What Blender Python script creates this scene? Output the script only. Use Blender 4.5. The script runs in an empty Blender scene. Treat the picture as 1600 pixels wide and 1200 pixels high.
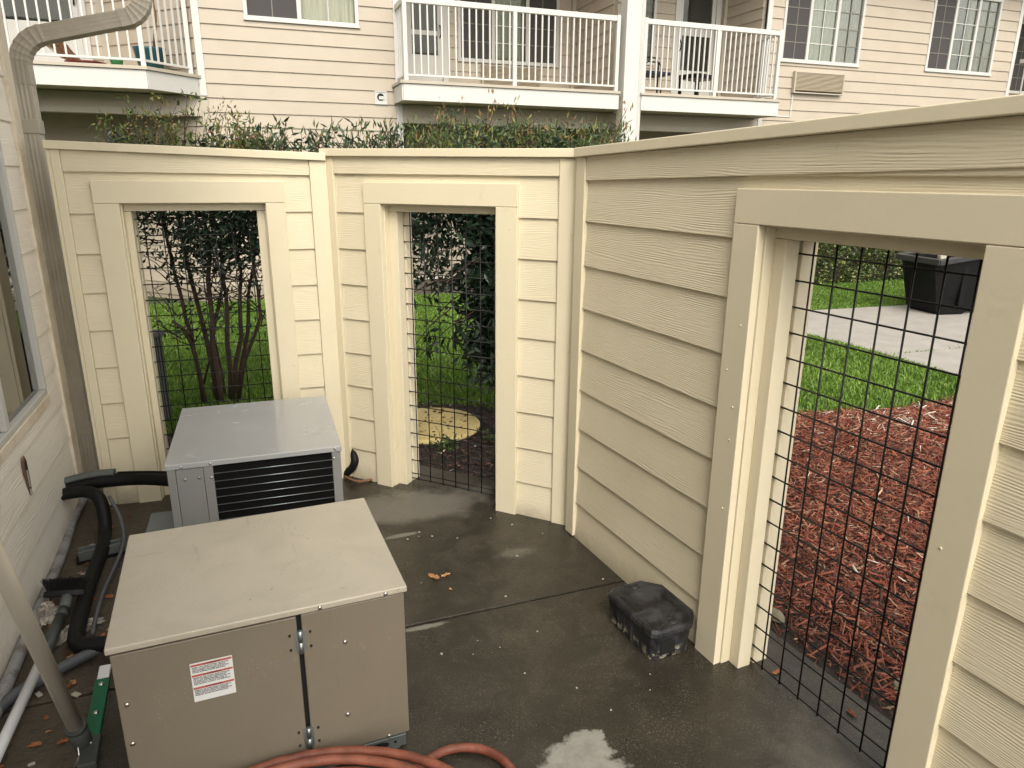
import bpy, bmesh, math, random
import numpy as np
from mathutils import Matrix, Vector
rnd = random.Random(7)
R = np.random.RandomState(11)
sc = bpy.context.scene
COL = sc.collection
rad = math.radians

# ------------------------------------------------------------------ camera, sky, sun, exposure
cam_d = bpy.data.cameras.new('camera'); cam = bpy.data.objects.new('camera', cam_d); COL.objects.link(cam)
cam_d.sensor_width = 36.0; cam_d.sensor_fit = 'HORIZONTAL'; cam_d.lens = 1102.4 / 1600 * 36
cam_d.clip_start = 0.02; cam_d.clip_end = 400
cam.matrix_world = Matrix.Translation((0, 0, 1.615)) @ Matrix.Rotation(math.pi / 2 - 0.2852, 4, 'X') @ Matrix.Rotation(0.0068, 4, 'Z')
sc.camera = cam

SUN_EL, SUN_AZ = rad(46), rad(168)          # azimuth clockwise from +Y: the light comes from behind the camera
world = bpy.data.worlds.new('World'); sc.world = world; world.use_nodes = True
wn = world.node_tree.nodes; wl = world.node_tree.links; wn.clear()
wo = wn.new('ShaderNodeOutputWorld'); bg = wn.new('ShaderNodeBackground'); sky = wn.new('ShaderNodeTexSky')
sky.sky_type = 'NISHITA'; sky.sun_disc = False; sky.sun_elevation = SUN_EL; sky.sun_rotation = SUN_AZ
sky.dust_density = 4; sky.air_density = 1.0; sky.ozone_density = 1.0
hs = wn.new('ShaderNodeHueSaturation'); hs.inputs['Saturation'].default_value = 0.10
mxw = wn.new('ShaderNodeMix'); mxw.data_type = 'RGBA'; mxw.blend_type = 'MULTIPLY'; mxw.inputs[0].default_value = 1.0
mxw.inputs[7].default_value = (1.0, 0.965, 0.89, 1)
wl.new(sky.outputs[0], hs.inputs['Color']); wl.new(hs.outputs[0], mxw.inputs[6]); wl.new(mxw.outputs[2], bg.inputs[0])
bg.inputs[1].default_value = 0.15; wl.new(bg.outputs[0], wo.inputs[0])
sun_d = bpy.data.lights.new('sun', 'SUN'); sun_d.energy = 0.40; sun_d.angle = rad(28); sun_d.color = (1.0, 0.86, 0.70)
sun = bpy.data.objects.new('sun', sun_d); COL.objects.link(sun)
sd = Vector((math.sin(SUN_AZ) * math.cos(SUN_EL), math.cos(SUN_AZ) * math.cos(SUN_EL), math.sin(SUN_EL)))
sun.rotation_euler = sd.to_track_quat('Z', 'Y').to_euler()
sc.view_settings.view_transform = 'Standard'; sc.view_settings.look = 'None'
sc.view_settings.exposure = 1.30; sc.view_settings.gamma = 1.0

# ------------------------------------------------------------------ helpers
def link(o, parent=None):
    COL.objects.link(o)
    if parent is not None: o.parent = parent
    return o
def tag(o, label=None, cat=None, group=None, kind=None):
    if label: o['label'] = label
    if cat: o['category'] = cat
    if group: o['group'] = group
    if kind: o['kind'] = kind
    return o
def empty(name, loc, rz=0.0, label=None, cat=None, group=None, parent=None):
    o = bpy.data.objects.new(name, None); o.empty_display_size = 0.1
    o.location = loc; o.rotation_euler = (0, 0, rz)
    link(o, parent); tag(o, label, cat, group); return o

class MB:
    def __init__(s): s.v = []; s.f = []; s.sm = []
    def add(s, vs, fs, smooth=False):
        b = len(s.v); s.v += [tuple(x) for x in vs]; s.f += [tuple(b + i for i in f) for f in fs]; s.sm += [smooth] * len(fs); return s
    def box(s, x0, x1, y0, y1, z0, z1, M=None):
        vs = [Vector(p) for p in ((x0,y0,z0),(x1,y0,z0),(x1,y1,z0),(x0,y1,z0),(x0,y0,z1),(x1,y0,z1),(x1,y1,z1),(x0,y1,z1))]
        if M is not None: vs = [M @ v for v in vs]
        return s.add(vs, [(0,3,2,1),(4,5,6,7),(0,1,5,4),(1,2,6,5),(2,3,7,6),(3,0,4,7)])
    def prism(s, prof, a, b, axis='x', M=None):
        # prof: counter-clockwise list of 2-D points; extruded from a to b along the axis
        n = len(prof); vs = []
        for t in (a, b):
            for (p, q) in prof:
                v = {'x': (t, p, q), 'y': (p, t, q), 'z': (p, q, t)}[axis]
                vs.append(M @ Vector(v) if M is not None else v)
        fs = [tuple(range(n)), tuple(range(2 * n - 1, n - 1, -1))] + [(i, i + n, (i + 1) % n + n, (i + 1) % n) for i in range(n)]
        return s.add(vs, fs)
    def tube(s, pts, r, seg=8, smooth=True, cap=True, squash=1.0):
        pts = [Vector(p) for p in pts]; n = len(pts)
        rr = r if isinstance(r, (list, tuple)) else [r] * n
        up = None; rings = []
        for i in range(n):
            d = (pts[min(i + 1, n - 1)] - pts[max(i - 1, 0)]).normalized()
            if up is None:
                up = Vector((0, 0, 1)) if abs(d.z) < 0.9 else Vector((1, 0, 0))
            up = (up - d * up.dot(d)).normalized(); sd_ = d.cross(up)
            rings.append([pts[i] + (up * math.sin(2*math.pi*k/seg) * squash + sd_ * math.cos(2*math.pi*k/seg)) * rr[i] for k in range(seg)])
        vs = [v for ring in rings for v in ring]
        fs = [(i*seg+k, i*seg+(k+1) % seg, (i+1)*seg+(k+1) % seg, (i+1)*seg+k) for i in range(n-1) for k in range(seg)]
        s.add(vs, fs, smooth)
        if cap:
            s.add([], []); b = len(s.v) - len(vs)
            s.f.append(tuple(b + k for k in range(seg))[::-1]); s.sm.append(False)
            s.f.append(tuple(b + (n-1)*seg + k for k in range(seg))); s.sm.append(False)
        return s
    def lathe(s, prof, seg=24, c=(0,0,0), smooth=True, cap=True, M=None):
        vs = []
        for (r, z) in prof:
            for k in range(seg):
                v = Vector((c[0] + r*math.cos(2*math.pi*k/seg), c[1] + r*math.sin(2*math.pi*k/seg), c[2] + z))
                vs.append(M @ v if M is not None else v)
        n = len(prof)
        fs = [(i*seg+k, i*seg+(k+1) % seg, (i+1)*seg+(k+1) % seg, (i+1)*seg+k) for i in range(n-1) for k in range(seg)]
        b = len(s.v); s.add(vs, fs, smooth)
        if cap:
            s.f.append(tuple(b + k for k in range(seg))[::-1]); s.sm.append(False)
            s.f.append(tuple(b + (n-1)*seg + k for k in range(seg))); s.sm.append(False)
        return s
    def mesh(s, name):
        me = bpy.data.meshes.new(name); me.from_pydata([tuple(v) for v in s.v], [], s.f)
        me.polygons.foreach_set('use_smooth', s.sm); me.update()
        return me
    def build(s, name, mat, parent=None, loc=(0,0,0), rz=0.0, bevel=0.0, seg=2, rot=None):
        me = s.mesh(name); me.materials.append(mat)
        o = bpy.data.objects.new(name, me); o.location = loc; o.rotation_euler = rot if rot else (0, 0, rz)
        link(o, parent)
        if bevel:
            m = o.modifiers.new('b', 'BEVEL'); m.width = bevel; m.segments = seg; m.limit_method = 'ANGLE'; m.angle_limit = rad(40)
            if seg > 1: m.harden_normals = False
        return o
def share(name, me, parent, loc, rz=0.0, rot=None):
    o = bpy.data.objects.new(name, me); o.location = loc; o.rotation_euler = rot if rot else (0, 0, rz); link(o, parent); return o
def soup(name, verts, nper, faces_local, mat, parent=None, attr=None, smooth=False):
    """verts: (N*nper,3) array; faces_local: list of equal-length index tuples in one item; attr: per-item float"""
    N = len(verts) // nper; fl = np.array(faces_local); k = fl.shape[1]
    idx = (fl[None] + (np.arange(N) * nper)[:, None, None]).reshape(-1)
    me = bpy.data.meshes.new(name); me.vertices.add(len(verts)); me.vertices.foreach_set('co', verts.astype(np.float32).ravel())
    nf = N * len(fl); me.loops.add(nf * k); me.loops.foreach_set('vertex_index', idx.astype(np.int32))
    me.polygons.add(nf); me.polygons.foreach_set('loop_start', (np.arange(nf) * k).astype(np.int32))
    if attr is not None:
        a = me.attributes.new('tint', 'FLOAT', 'POINT'); a.data.foreach_set('value', np.repeat(attr, nper).astype(np.float32))
    me.update(calc_edges=True); me.validate()
    if smooth: me.polygons.foreach_set('use_smooth', [True] * nf)
    me.materials.append(mat); o = bpy.data.objects.new(name, me); link(o, parent); return o

# ------------------------------------------------------------------ materials
class NT:
    def __init__(s, name):
        s.m = bpy.data.materials.new(name); s.m.use_nodes = True; s.t = s.m.node_tree; s.n = s.t.nodes; s.l = s.t.links
        s.b = s.n['Principled BSDF']
    def N(s, typ, **kw):
        x = s.n.new(typ)
        for k, v in kw.items():
            if k.startswith('i_'):
                key = k[2:]; key = int(key) if key.isdigit() else key.replace('_', ' ')
                x.inputs[key].default_value = v
            else: setattr(x, k, v)
        return x
    def L(s, a, b): s.l.new(a, b)
    def coords(s, scale=(1,1,1), rand=0.0, kind='Object'):
        tc = s.N('ShaderNodeTexCoord'); mp = s.N('ShaderNodeMapping'); mp.inputs['Scale'].default_value = scale
        s.L(tc.outputs[kind], mp.inputs[0])
        if rand:
            oi = s.N('ShaderNodeObjectInfo'); mu = s.N('ShaderNodeMath', operation='MULTIPLY'); mu.inputs[1].default_value = rand
            s.L(oi.outputs['Random'], mu.inputs[0]); cb = s.N('ShaderNodeCombineXYZ')
            s.L(mu.outputs[0], cb.inputs[0]); s.L(mu.outputs[0], cb.inputs[1]); s.L(mu.outputs[0], cb.inputs[2]); s.L(cb.outputs[0], mp.inputs['Location'])
        return mp.outputs[0]
    def noise(s, co, scale, detail=3, rough=0.55, dist=0.0):
        x = s.N('ShaderNodeTexNoise'); x.inputs['Scale'].default_value = scale; x.inputs['Detail'].default_value = detail
        x.inputs['Roughness'].default_value = rough; x.inputs['Distortion'].default_value = dist
        if co is not None: s.L(co, x.inputs['Vector'])
        return x.outputs['Fac']
    def ramp(s, fac, stops, interp='LINEAR'):
        x = s.N('ShaderNodeValToRGB'); x.color_ramp.interpolation = interp; e = x.color_ramp.elements
        while len(e) < len(stops): e.new(0.5)
        for el, (p, c) in zip(e, stops): el.position = p; el.color = c if len(c) == 4 else (*c, 1)
        s.L(fac, x.inputs[0]); return x.outputs[0]
    def math(s, op, a, b=None, c=None, clamp=False):
        x = s.N('ShaderNodeMath', operation=op); x.use_clamp = clamp
        for i, v in enumerate((a, b, c)):
            if v is None: continue
            if isinstance(v, (int, float)): x.inputs[i].default_value = v
            else: s.L(v, x.inputs[i])
        return x.outputs[0]
    def mix(s, fac, a, b, mode='MIX'):
        x = s.N('ShaderNodeMix'); x.data_type = 'RGBA'; x.blend_type = mode
        for i, v in ((0, fac), (6, a), (7, b)):
            if isinstance(v, (int, float)): x.inputs[i].default_value = v
            elif isinstance(v, (tuple, list)): x.inputs[i].default_value = (*v[:3], 1)
            else: s.L(v, x.inputs[i])
        return x.outputs[2]
    def bump(s, h, dist, strength=1.0, nrm=None):
        x = s.N('ShaderNodeBump'); x.inputs['Distance'].default_value = dist; x.inputs['Strength'].default_value = strength
        s.L(h, x.inputs['Height'])
        if nrm is not None: s.L(nrm, x.inputs['Normal'])
        return x.outputs[0]
    def done(s, color=None, rough=None, bump=None, metal=None, spec=None, coat=None):
        for key, v in (('Base Color', color), ('Roughness', rough), ('Normal', bump), ('Metallic', metal), ('Specular IOR Level', spec), ('Coat Weight', coat)):
            if v is None: continue
            if isinstance(v, (tuple, list)): s.b.inputs[key].default_value = (*v[:3], 1)
            elif isinstance(v, (int, float)): s.b.inputs[key].default_value = v
            else: s.L(v, s.b.inputs[key])
        return s.m

def m_siding(name, col, col2, pitch=0.0075, depth=0.0011, dirt=(0.30,0.25,0.18), dirt_amt=0.25):
    t = NT(name); co = t.coords(rand=37.0)
    sx = t.N('ShaderNodeSeparateXYZ'); t.L(co, sx.inputs[0])
    mp = t.N('ShaderNodeMapping'); mp.inputs['Scale'].default_value = (0.9, 1, 6.5); t.L(co, mp.inputs[0])
    w1 = t.noise(mp.outputs[0], 1.3, 2, 0.5)
    ph = t.math('ADD', t.math('MULTIPLY', sx.outputs[2], 2*math.pi/pitch), t.math('MULTIPLY', w1, 62.0))
    wv = t.math('SINE', ph)
    mp2 = t.N('ShaderNodeMapping'); mp2.inputs['Scale'].default_value = (7, 7, 150); t.L(co, mp2.inputs[0])
    fine = t.noise(mp2.outputs[0], 1.6, 2, 0.6)
    mp3 = t.N('ShaderNodeMapping'); mp3.inputs['Scale'].default_value = (3, 3, 14); t.L(co, mp3.inputs[0])
    amp = t.ramp(t.noise(mp3.outputs[0], 1.5, 2), [(0.36, (0.15,)*3), (0.66, (1,)*3)])
    h = t.math('ADD', t.math('MULTIPLY', t.math('MULTIPLY', wv, 0.36), amp), t.math('MULTIPLY', fine, 1.1))
    cm = t.noise(co, 2.3, 3); c = t.mix(t.ramp(cm, [(0.35,(0,0,0)),(0.7,(1,1,1))]), col, col2)
    sp = t.noise(t.coords((1,1,1), 37.0), 30, 4, 0.7)
    c = t.mix(t.math('MULTIPLY', t.ramp(sp, [(0.66,(0,0,0)),(0.75,(1,1,1))]), dirt_amt), c, dirt)
    ge = t.N('ShaderNodeNewGeometry'); gs = t.N('ShaderNodeSeparateXYZ'); t.L(ge.outputs['Position'], gs.inputs[0])
    gr = t.math('ADD', gs.outputs[2], t.math('MULTIPLY', t.noise(ge.outputs['Position'], 9, 5, 0.75), 0.16))
    c = t.mix(t.math('MULTIPLY', t.ramp(gr, [(0.07,(1,1,1)),(0.17,(0,0,0))]), 0.5), c, (0.16,0.13,0.09))
    return t.done(c, 0.5, t.bump(h, depth, 1.0), spec=0.35)
def m_paint(name, col, rough=0.5, var=0.06, bump=0.0004, scale=5.0, dirt=None, dirt_amt=0.3, spec=0.4, brush=(1,1,1), lo=0.62, hi=0.8):
    t = NT(name); co = t.coords(rand=19.0)
    n = t.noise(co, scale, 4)
    c2 = tuple(min(1, x*(1+var)) for x in col); c1 = tuple(x*(1-var) for x in col)
    c = t.mix(n, c1, c2)
    if dirt:
        d = t.noise(co, scale*1.7, 5, 0.7); c = t.mix(t.math('MULTIPLY', t.ramp(d, [(lo,(0,0,0)),(hi,(1,1,1))]), dirt_amt), c, dirt)
    mp = t.N('ShaderNodeMapping'); mp.inputs['Scale'].default_value = brush; t.L(co, mp.inputs[0])
    return t.done(c, rough, t.bump(t.noise(mp.outputs[0], 90, 3), bump, 1.0), spec=spec)
def m_metal(name, col, rough=0.35, metal=1.0, var=0.12, scale=9):
    t = NT(name); co = t.coords(rand=5.0); n = t.noise(co, scale, 4)
    c = t.mix(n, tuple(x*(1-var) for x in col), tuple(min(1,x*(1+var)) for x in col))
    r = t.math('ADD', t.math('MULTIPLY', n, 0.25), rough - 0.12)
    return t.done(c, r, t.bump(t.noise(co, 60, 2), 0.0002), metal=metal)
def m_leaf(name, stops, rough=0.42, trans=0.25):
    t = NT(name); a = t.N('ShaderNodeAttribute'); a.attribute_name = 'tint'
    c = t.ramp(a.outputs['Fac'], stops)
    t.done(c, rough, spec=0.4)
    tr = t.N('ShaderNodeBsdfTranslucent'); t.L(c, tr.inputs[0]); mx = t.N('ShaderNodeMixShader'); mx.inputs[0].default_value = trans
    t.L(t.b.outputs[0], mx.inputs[1]); t.L(tr.outputs[0], mx.inputs[2]); t.L(mx.outputs[0], t.n['Material Output'].inputs[0])
    return t.m
def m_glass(name, tint=(0.02,0.022,0.02), refl=1.0):
    t = NT(name); tr = t.N('ShaderNodeBsdfTransparent'); tr.inputs[0].default_value = (0.84, 0.86, 0.82, 1)
    gl = t.N('ShaderNodeBsdfGlossy'); gl.inputs['Roughness'].default_value = 0.02; gl.inputs[0].default_value = (0.9,0.9,0.9,1)
    fr = t.N('ShaderNodeFresnel'); fr.inputs[0].default_value = 1.55; mx = t.N('ShaderNodeMixShader')
    nb = t.bump(t.noise(t.coords(rand=3), 1.1, 0), 0.0008, 0.5); t.L(nb, gl.inputs['Normal'])
    f2 = t.math('MULTIPLY', fr.outputs[0], refl, clamp=True)
    t.L(f2, mx.inputs[0]); t.L(tr.outputs[0], mx.inputs[1]); t.L(gl.outputs[0], mx.inputs[2]); t.L(mx.outputs[0], t.n['Material Output'].inputs[0])
    return t.m

FENCE = (0.655, 0.587, 0.430); FENCE2 = (0.705, 0.635, 0.475)
M = {}
M['fence_siding'] = m_siding('fence_siding_paint', FENCE, FENCE2)
M['fence_trim'] = m_paint('fence_trim_paint', (0.672, 0.604, 0.446), 0.48, 0.045, 0.0004, 4, brush=(0.7,0.7,0.7), dirt=(0.42,0.35,0.24), dirt_amt=0.22, lo=0.60, hi=0.76)
M['house_siding'] = m_siding('house_siding_paint', (0.76,0.71,0.63), (0.80,0.75,0.67), 0.011, 0.0014, (0.30,0.22,0.15), 0.35)
M['house_trim'] = m_paint('house_trim_paint', (0.68,0.60,0.49), 0.55, 0.08, 0.0006, 4, dirt=(0.36,0.25,0.15), dirt_amt=0.55, lo=0.5, hi=0.72)
M['bldg_siding'] = m_siding('building_siding_paint', (0.375,0.325,0.262), (0.402,0.350,0.285), 0.02, 0.0005, (0.35,0.28,0.2), 0.12)
M['bldg_trim'] = m_paint('building_trim_paint', (0.385,0.345,0.285), 0.5, 0.04)
M['white'] = m_paint('white_paint', (0.49,0.485,0.465), 0.45, 0.04, dirt=(0.5,0.47,0.42), dirt_amt=0.25)
M['white_vinyl'] = m_paint('white_vinyl', (0.48,0.475,0.455), 0.35, 0.03, 0.0001)
M['recess_wall'] = m_paint('soffit_paint', (0.52,0.45,0.33), 0.6, 0.05)
M['glass'] = m_glass('window_glass', refl=0.5); M['glass_house'] = m_glass('house_window_glass', refl=1.6)
M['screen'] = m_paint('insect_screen', (0.045,0.041,0.042), 0.7, 0.08, 0.0, 6)
M['house_muntin'] = m_paint('muntin_behind_glass', (0.34,0.36,0.31), 0.5, 0.05); M['dark_room'] = m_paint('dark_room', (0.018,0.016,0.014), 0.8, 0.3)
def m_curtain(name, c1, c2):
    t = NT(name); co = t.coords((14,1,0.4), 9); n = t.noise(co, 2.0, 3)
    return t.done(t.mix(t.ramp(n, [(0.35,(0,0,0)),(0.62,(1,1,1))]), c1, c2), 0.85)
M['curtain_green'] = m_curtain('sage_curtain', (0.12,0.13,0.078), (0.27,0.28,0.18))
M['curtain_grey'] = m_curtain('grey_curtain', (0.075,0.075,0.052), (0.16,0.15,0.115)); M['faint_muntin'] = m_paint('screened_muntin', (0.16,0.155,0.13), 0.6, 0.05)
M['curtain_white'] = m_curtain('pale_blind', (0.55,0.52,0.48), (0.75,0.70,0.64))
M['black_metal'] = m_paint('black_painted_wire', (0.004,0.004,0.004), 0.45, 0.3, 0.0001, spec=0.4)
M['rubber'] = m_paint('black_rubber', (0.0045,0.0045,0.0045), 0.6, 0.4, 0.0015, 14, dirt=(0.035,0.03,0.025), dirt_amt=0.5, spec=0.25)
M['screw'] = m_metal('zinc_screw', (0.55,0.54,0.52), 0.3)
M['galv'] = m_metal('galvanised_steel', (0.36,0.40,0.41), 0.4, 0.9, 0.25)
M['alu'] = m_metal('dull_aluminium', (0.60,0.56,0.48), 0.42, 0.3, 0.12, 5)
M['white_pole'] = m_paint('white_enamel_pole', (0.66,0.67,0.70), 0.22, 0.06, 0.0001)
M['grey_plastic'] = m_paint('dark_grey_plastic', (0.045,0.050,0.048), 0.4, 0.15, 0.0004)
M['green_plastic'] = m_paint('green_enamel', (0.008,0.10,0.045), 0.3, 0.2, 0.0002, dirt=(0.03,0.04,0.03), dirt_amt=0.6)
M['teal'] = m_paint('teal_glaze', (0.012,0.075,0.095), 0.3, 0.2)
M['green_pot'] = m_paint('green_glaze', (0.03,0.17,0.06), 0.35, 0.2)
M['red_dish'] = m_paint('oxblood_glaze', (0.10,0.015,0.012), 0.3, 0.3)
M['dry_plant'] = m_paint('dry_twigs', (0.17,0.085,0.045), 0.8, 0.4, scale=40)
M['blue_fabric'] = m_paint('navy_mesh_fabric', (0.012,0.02,0.04), 0.7, 0.4, scale=80)
M['brick_purple'] = m_paint('dark_brick', (0.11,0.062,0.060), 0.8, 0.3, 0.001, 30)
M['ac_grille'] = m_paint('tan_grille_paint', (0.40,0.34,0.25), 0.45, 0.06)
M['brown_box'] = m_paint('weathered_brown_plastic', (0.075,0.062,0.048), 0.6, 0.2)
M['bark'] = m_paint('shrub_bark', (0.058,0.036,0.026), 0.85, 0.35, 0.003, 30, brush=(1,1,0.2))
M['pvc'] = m_paint('weathered_grey_conduit', (0.24,0.235,0.24), 0.5, 0.15, 0.0005, 8, dirt=(0.09,0.075,0.06), dirt_amt=0.7, lo=0.48, hi=0.62)
M['pvc_ribbed'] = m_paint('ribbed_conduit', (0.075,0.080,0.090), 0.5, 0.2, 0.0005, 20, dirt=(0.20,0.20,0.19), dirt_amt=0.4)
M['strut'] = m_paint('strut_block', (0.085,0.092,0.092), 0.6, 0.2, 0.001, 20)
M['pad'] = m_paint('plastic_equipment_pad', (0.17,0.19,0.205), 0.4, 0.12, 0.001, 18)
M['gasket'] = m_paint('black_gap', (0.006,0.006,0.006), 0.8, 0.2)
M['paper'] = m_paint('label_paper', (0.66,0.67,0.67), 0.4, 0.03, 0.0)
M['label_red'] = m_paint('label_red', (0.42,0.10,0.075), 0.4, 0.05, 0.0)
M['ink'] = m_paint('label_ink', (0.03,0.03,0.035), 0.5, 0.05, 0.0)
M['bristle'] = m_paint('black_bristle', (0.006,0.006,0.007), 0.6, 0.3)
M['rock'] = m_paint('small_rock', (0.16,0.14,0.10), 0.8, 0.35, 0.004, 30)

def m_unit(name, col, drops=True, scratch=0.5, wet=0.22):
    t = NT(name); co = t.coords(); n = t.noise(co, 3.2, 5, 0.6)
    c = t.mix(n, tuple(x*0.90 for x in col), tuple(x*1.06 for x in col))
    mp = t.N('ShaderNodeMapping'); mp.inputs['Scale'].default_value = (30, 3, 3); mp.inputs['Rotation'].default_value = (0, 0, 0.5); t.L(co, mp.inputs[0])
    s1 = t.ramp(t.noise(mp.outputs[0], 1.0, 4, 0.7, 0.6), [(0.64,(0,0,0)),(0.72,(1,1,1))])
    mp2 = t.N('ShaderNodeMapping'); mp2.inputs['Scale'].default_value = (4, 60, 4); mp2.inputs['Rotation'].default_value = (0, 0, -0.25); t.L(co, mp2.inputs[0])
    s2 = t.ramp(t.noise(mp2.outputs[0], 1.0, 4, 0.7, 0.5), [(0.66,(0,0,0)),(0.73,(1,1,1))])
    sp = t.ramp(t.noise(co, 55, 2, 0.5), [(0.735,(0,0,0)),(0.76,(1,1,1))])
    c = t.mix(t.math('MULTIPLY', t.math('MAXIMUM', s1, s2), 0.30*scratch), c, tuple(x*0.35 for x in col))
    c = t.mix(t.math('MULTIPLY', sp, 0.5*scratch), c, tuple(x*0.25 for x in col))
    sm = t.noise(co, 5.0, 5, 0.65, 1.2); c = t.mix(t.math('MULTIPLY', t.ramp(sm, [(0.42,(0,0,0)),(0.72,(1,1,1))]), 0.30*scratch), c, tuple(x*0.60 for x in col))
    vo = t.N('ShaderNodeTexVoronoi'); vo.inputs['Scale'].default_value = 105; vo.inputs['Randomness'].default_value = 1.0; t.L(co, vo.inputs['Vector'])
    gate = t.ramp(t.noise(co, 7, 3), [(0.56,(0,0,0)),(0.62,(1,1,1))])
    dr = t.math('MULTIPLY', t.ramp(vo.outputs['Distance'], [(0.12,(1,1,1)),(0.34,(0,0,0))]), gate)
    c = t.mix(t.math('MULTIPLY', dr, 0.40), c, tuple(min(1, x*1.9) for x in col))  # drop highlights painted in: base colour lightened where the drops sit
    wn_ = t.noise(co, 4.0, 4, 0.6, 1.0)
    r = t.ramp(wn_, [(0.28,(wet,)*3),(0.78,(wet+0.20,)*3)])
    r = t.mix(dr, r, (0.05,0.05,0.05))
    b = t.bump(t.math('ADD', t.math('MULTIPLY', dr, 1.0 if drops else 0), t.math('MULTIPLY', t.noise(co, 160, 2), 0.07)), 0.0005)
    return t.done(c, r, b, spec=0.5)
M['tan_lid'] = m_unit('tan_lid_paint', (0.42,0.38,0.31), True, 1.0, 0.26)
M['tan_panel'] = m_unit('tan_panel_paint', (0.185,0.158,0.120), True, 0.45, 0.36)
M['grey_lid'] = m_unit('grey_lid_paint', (0.36,0.365,0.37), True, 0.3, 0.14)
M['grey_panel'] = m_unit('grey_panel_paint', (0.235,0.235,0.23), True, 0.2, 0.36)
def m_gutter():
    t = NT('weathered_downspout'); co = t.coords(); n = t.noise(co, 6, 5, 0.65)
    c = t.mix(t.ramp(n, [(0.35,(0,0,0)),(0.7,(1,1,1))]), (0.40,0.36,0.30), (0.50,0.455,0.385))
    st = t.ramp(t.noise(t.coords((22,22,9)), 1.6, 5, 0.75), [(0.62,(0,0,0)),(0.75,(1,1,1))])
    c = t.mix(t.math('MULTIPLY', st, 0.45), c, (0.09,0.07,0.055))
    return t.done(c, 0.5, t.bump(n, 0.0003))
M['downspout'] = m_gutter()
def m_floor():
    t = NT('wet_patio_concrete'); co = t.coords()
    sx = t.N('ShaderNodeSeparateXYZ'); t.L(co, sx.inputs[0]); X, Y = sx.outputs[0], sx.outputs[1]
    n1 = t.noise(co, 1.3, 5, 0.6, 0.4); n2 = t.noise(co, 150, 2, 0.8); n3 = t.noise(co, 38, 3, 0.7)
    c = t.mix(t.ramp(n1, [(0.34,(0,0,0)),(0.70,(1,1,1))]), (0.017,0.0145,0.0105), (0.055,0.047,0.034))
    c = t.mix(t.ramp(n3, [(0.4,(0,0,0)),(0.75,(0.45,)*3)]), c, (0.026,0.022,0.017))
    c = t.mix(t.ramp(n2, [(0.56,(0,0,0)),(0.70,(0.80,)*3)]), c, (0.17,0.15,0.115))
    c = t.mix(t.ramp(t.noise(co, 7, 5, 0.7, 0.8), [(0.42,(0.75,)*3),(0.58,(0,0,0))]), c, (0.022,0.019,0.014))
    def blob(x, y, rx, ry, ang, sc_, amp, lo, hi):
        ca, sa = math.cos(ang), math.sin(ang)
        dx = t.math('SUBTRACT', X, x); dy = t.math('SUBTRACT', Y, y)
        u = t.math('DIVIDE', t.math('ADD', t.math('MULTIPLY', dx, ca), t.math('MULTIPLY', dy, sa)), rx)
        v = t.math('DIVIDE', t.math('SUBTRACT', t.math('MULTIPLY', dy, ca), t.math('MULTIPLY', dx, sa)), ry)
        d = t.math('SQRT', t.math('ADD', t.math('MULTIPLY', u, u), t.math('MULTIPLY', v, v)))
        d = t.math('ADD', d, t.math('MULTIPLY', t.math('SUBTRACT', t.noise(co, sc_, 4, 0.65), 0.5), amp))
        return t.ramp(d, [(lo,(1,1,1)),(hi,(0,0,0))])
    # half-dried, lighter concrete
    dry = t.math('MULTIPLY', blob(-0.50, 3.28, 0.42, 0.22, 0.3, 5, 1.6, 0.55, 1.0), 0.55)
    dry2 = t.math('MULTIPLY', blob(-0.52, 2.97, 0.11, 0.022, 0.42, 14, 1.0, 0.6, 0.9), 0.8)
    dry3 = t.math('MULTIPLY', blob(0.02, 2.82, 0.10, 0.05, 0.4, 12, 1.6, 0.4, 1.0), 0.35)
    dry4 = t.math('MULTIPLY', blob(-0.32, 2.275, 0.10, 0.018, 0.36, 14, 1.4, 0.5, 0.9), 0.9)
    dry5 = t.math('MULTIPLY', blob(0.98, 1.50, 0.25, 0.35, 0.2, 9, 1.5, 0.3, 1.0), 0.30)
    dd = t.math('MAXIMUM', t.math('MAXIMUM', dry, dry2), t.math('MAXIMUM', t.math('MAXIMUM', dry3, dry5), dry4))
    c = t.mix(dd, c, (0.19,0.178,0.15))
    # spilled plaster
    sp = t.math('MAXIMUM', blob(0.225, 1.62, 0.155, 0.095, -0.35, 11, 1.7, 0.72, 0.94), blob(0.235, 1.70, 0.085, 0.085, 0.3, 13, 1.8, 0.72, 0.88))
    c = t.mix(sp, c, t.mix(t.noise(co, 16, 5, 0.7), (0.10,0.095,0.08), (0.34,0.33,0.295)))
    # mud close to the house wall
    hd = t.math('ADD', t.math('MULTIPLY', X, 0.9342), t.math('MULTIPLY', Y, 0.3568))
    md = t.math('ADD', t.math('ADD', hd, 0.8804), t.math('MULTIPLY', t.math('SUBTRACT', t.noise(co, 9, 5, 0.7), 0.5), 0.35))
    md = t.ramp(md, [(0.20,(1,1,1)),(0.42,(0,0,0))])
    c = t.mix(t.math('MULTIPLY', md, 0.85), c, t.mix(t.noise(co, 26, 5, 0.75), (0.022,0.016,0.010), (0.125,0.098,0.066)))
    rr = t.math('ADD', t.ramp(n1, [(0.36,(0.12,)*3),(0.66,(0.40,)*3)]), t.math('MULTIPLY', n2, 0.20))
    rr = t.math('MAXIMUM', rr, t.math('MULTIPLY', t.math('MAXIMUM', dd, t.math('MAXIMUM', sp, md)), 0.75))
    b = t.bump(n2, 0.0012); b = t.bump(t.math('MULTIPLY', t.noise(co, 40, 4, 0.7), t.math('ADD', t.math('MULTIPLY', md, 3.0), 0.35)), 0.004, 1.0, b)
    return t.done(c, rr, b, spec=0.45)
M['floor'] = m_floor()
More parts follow.
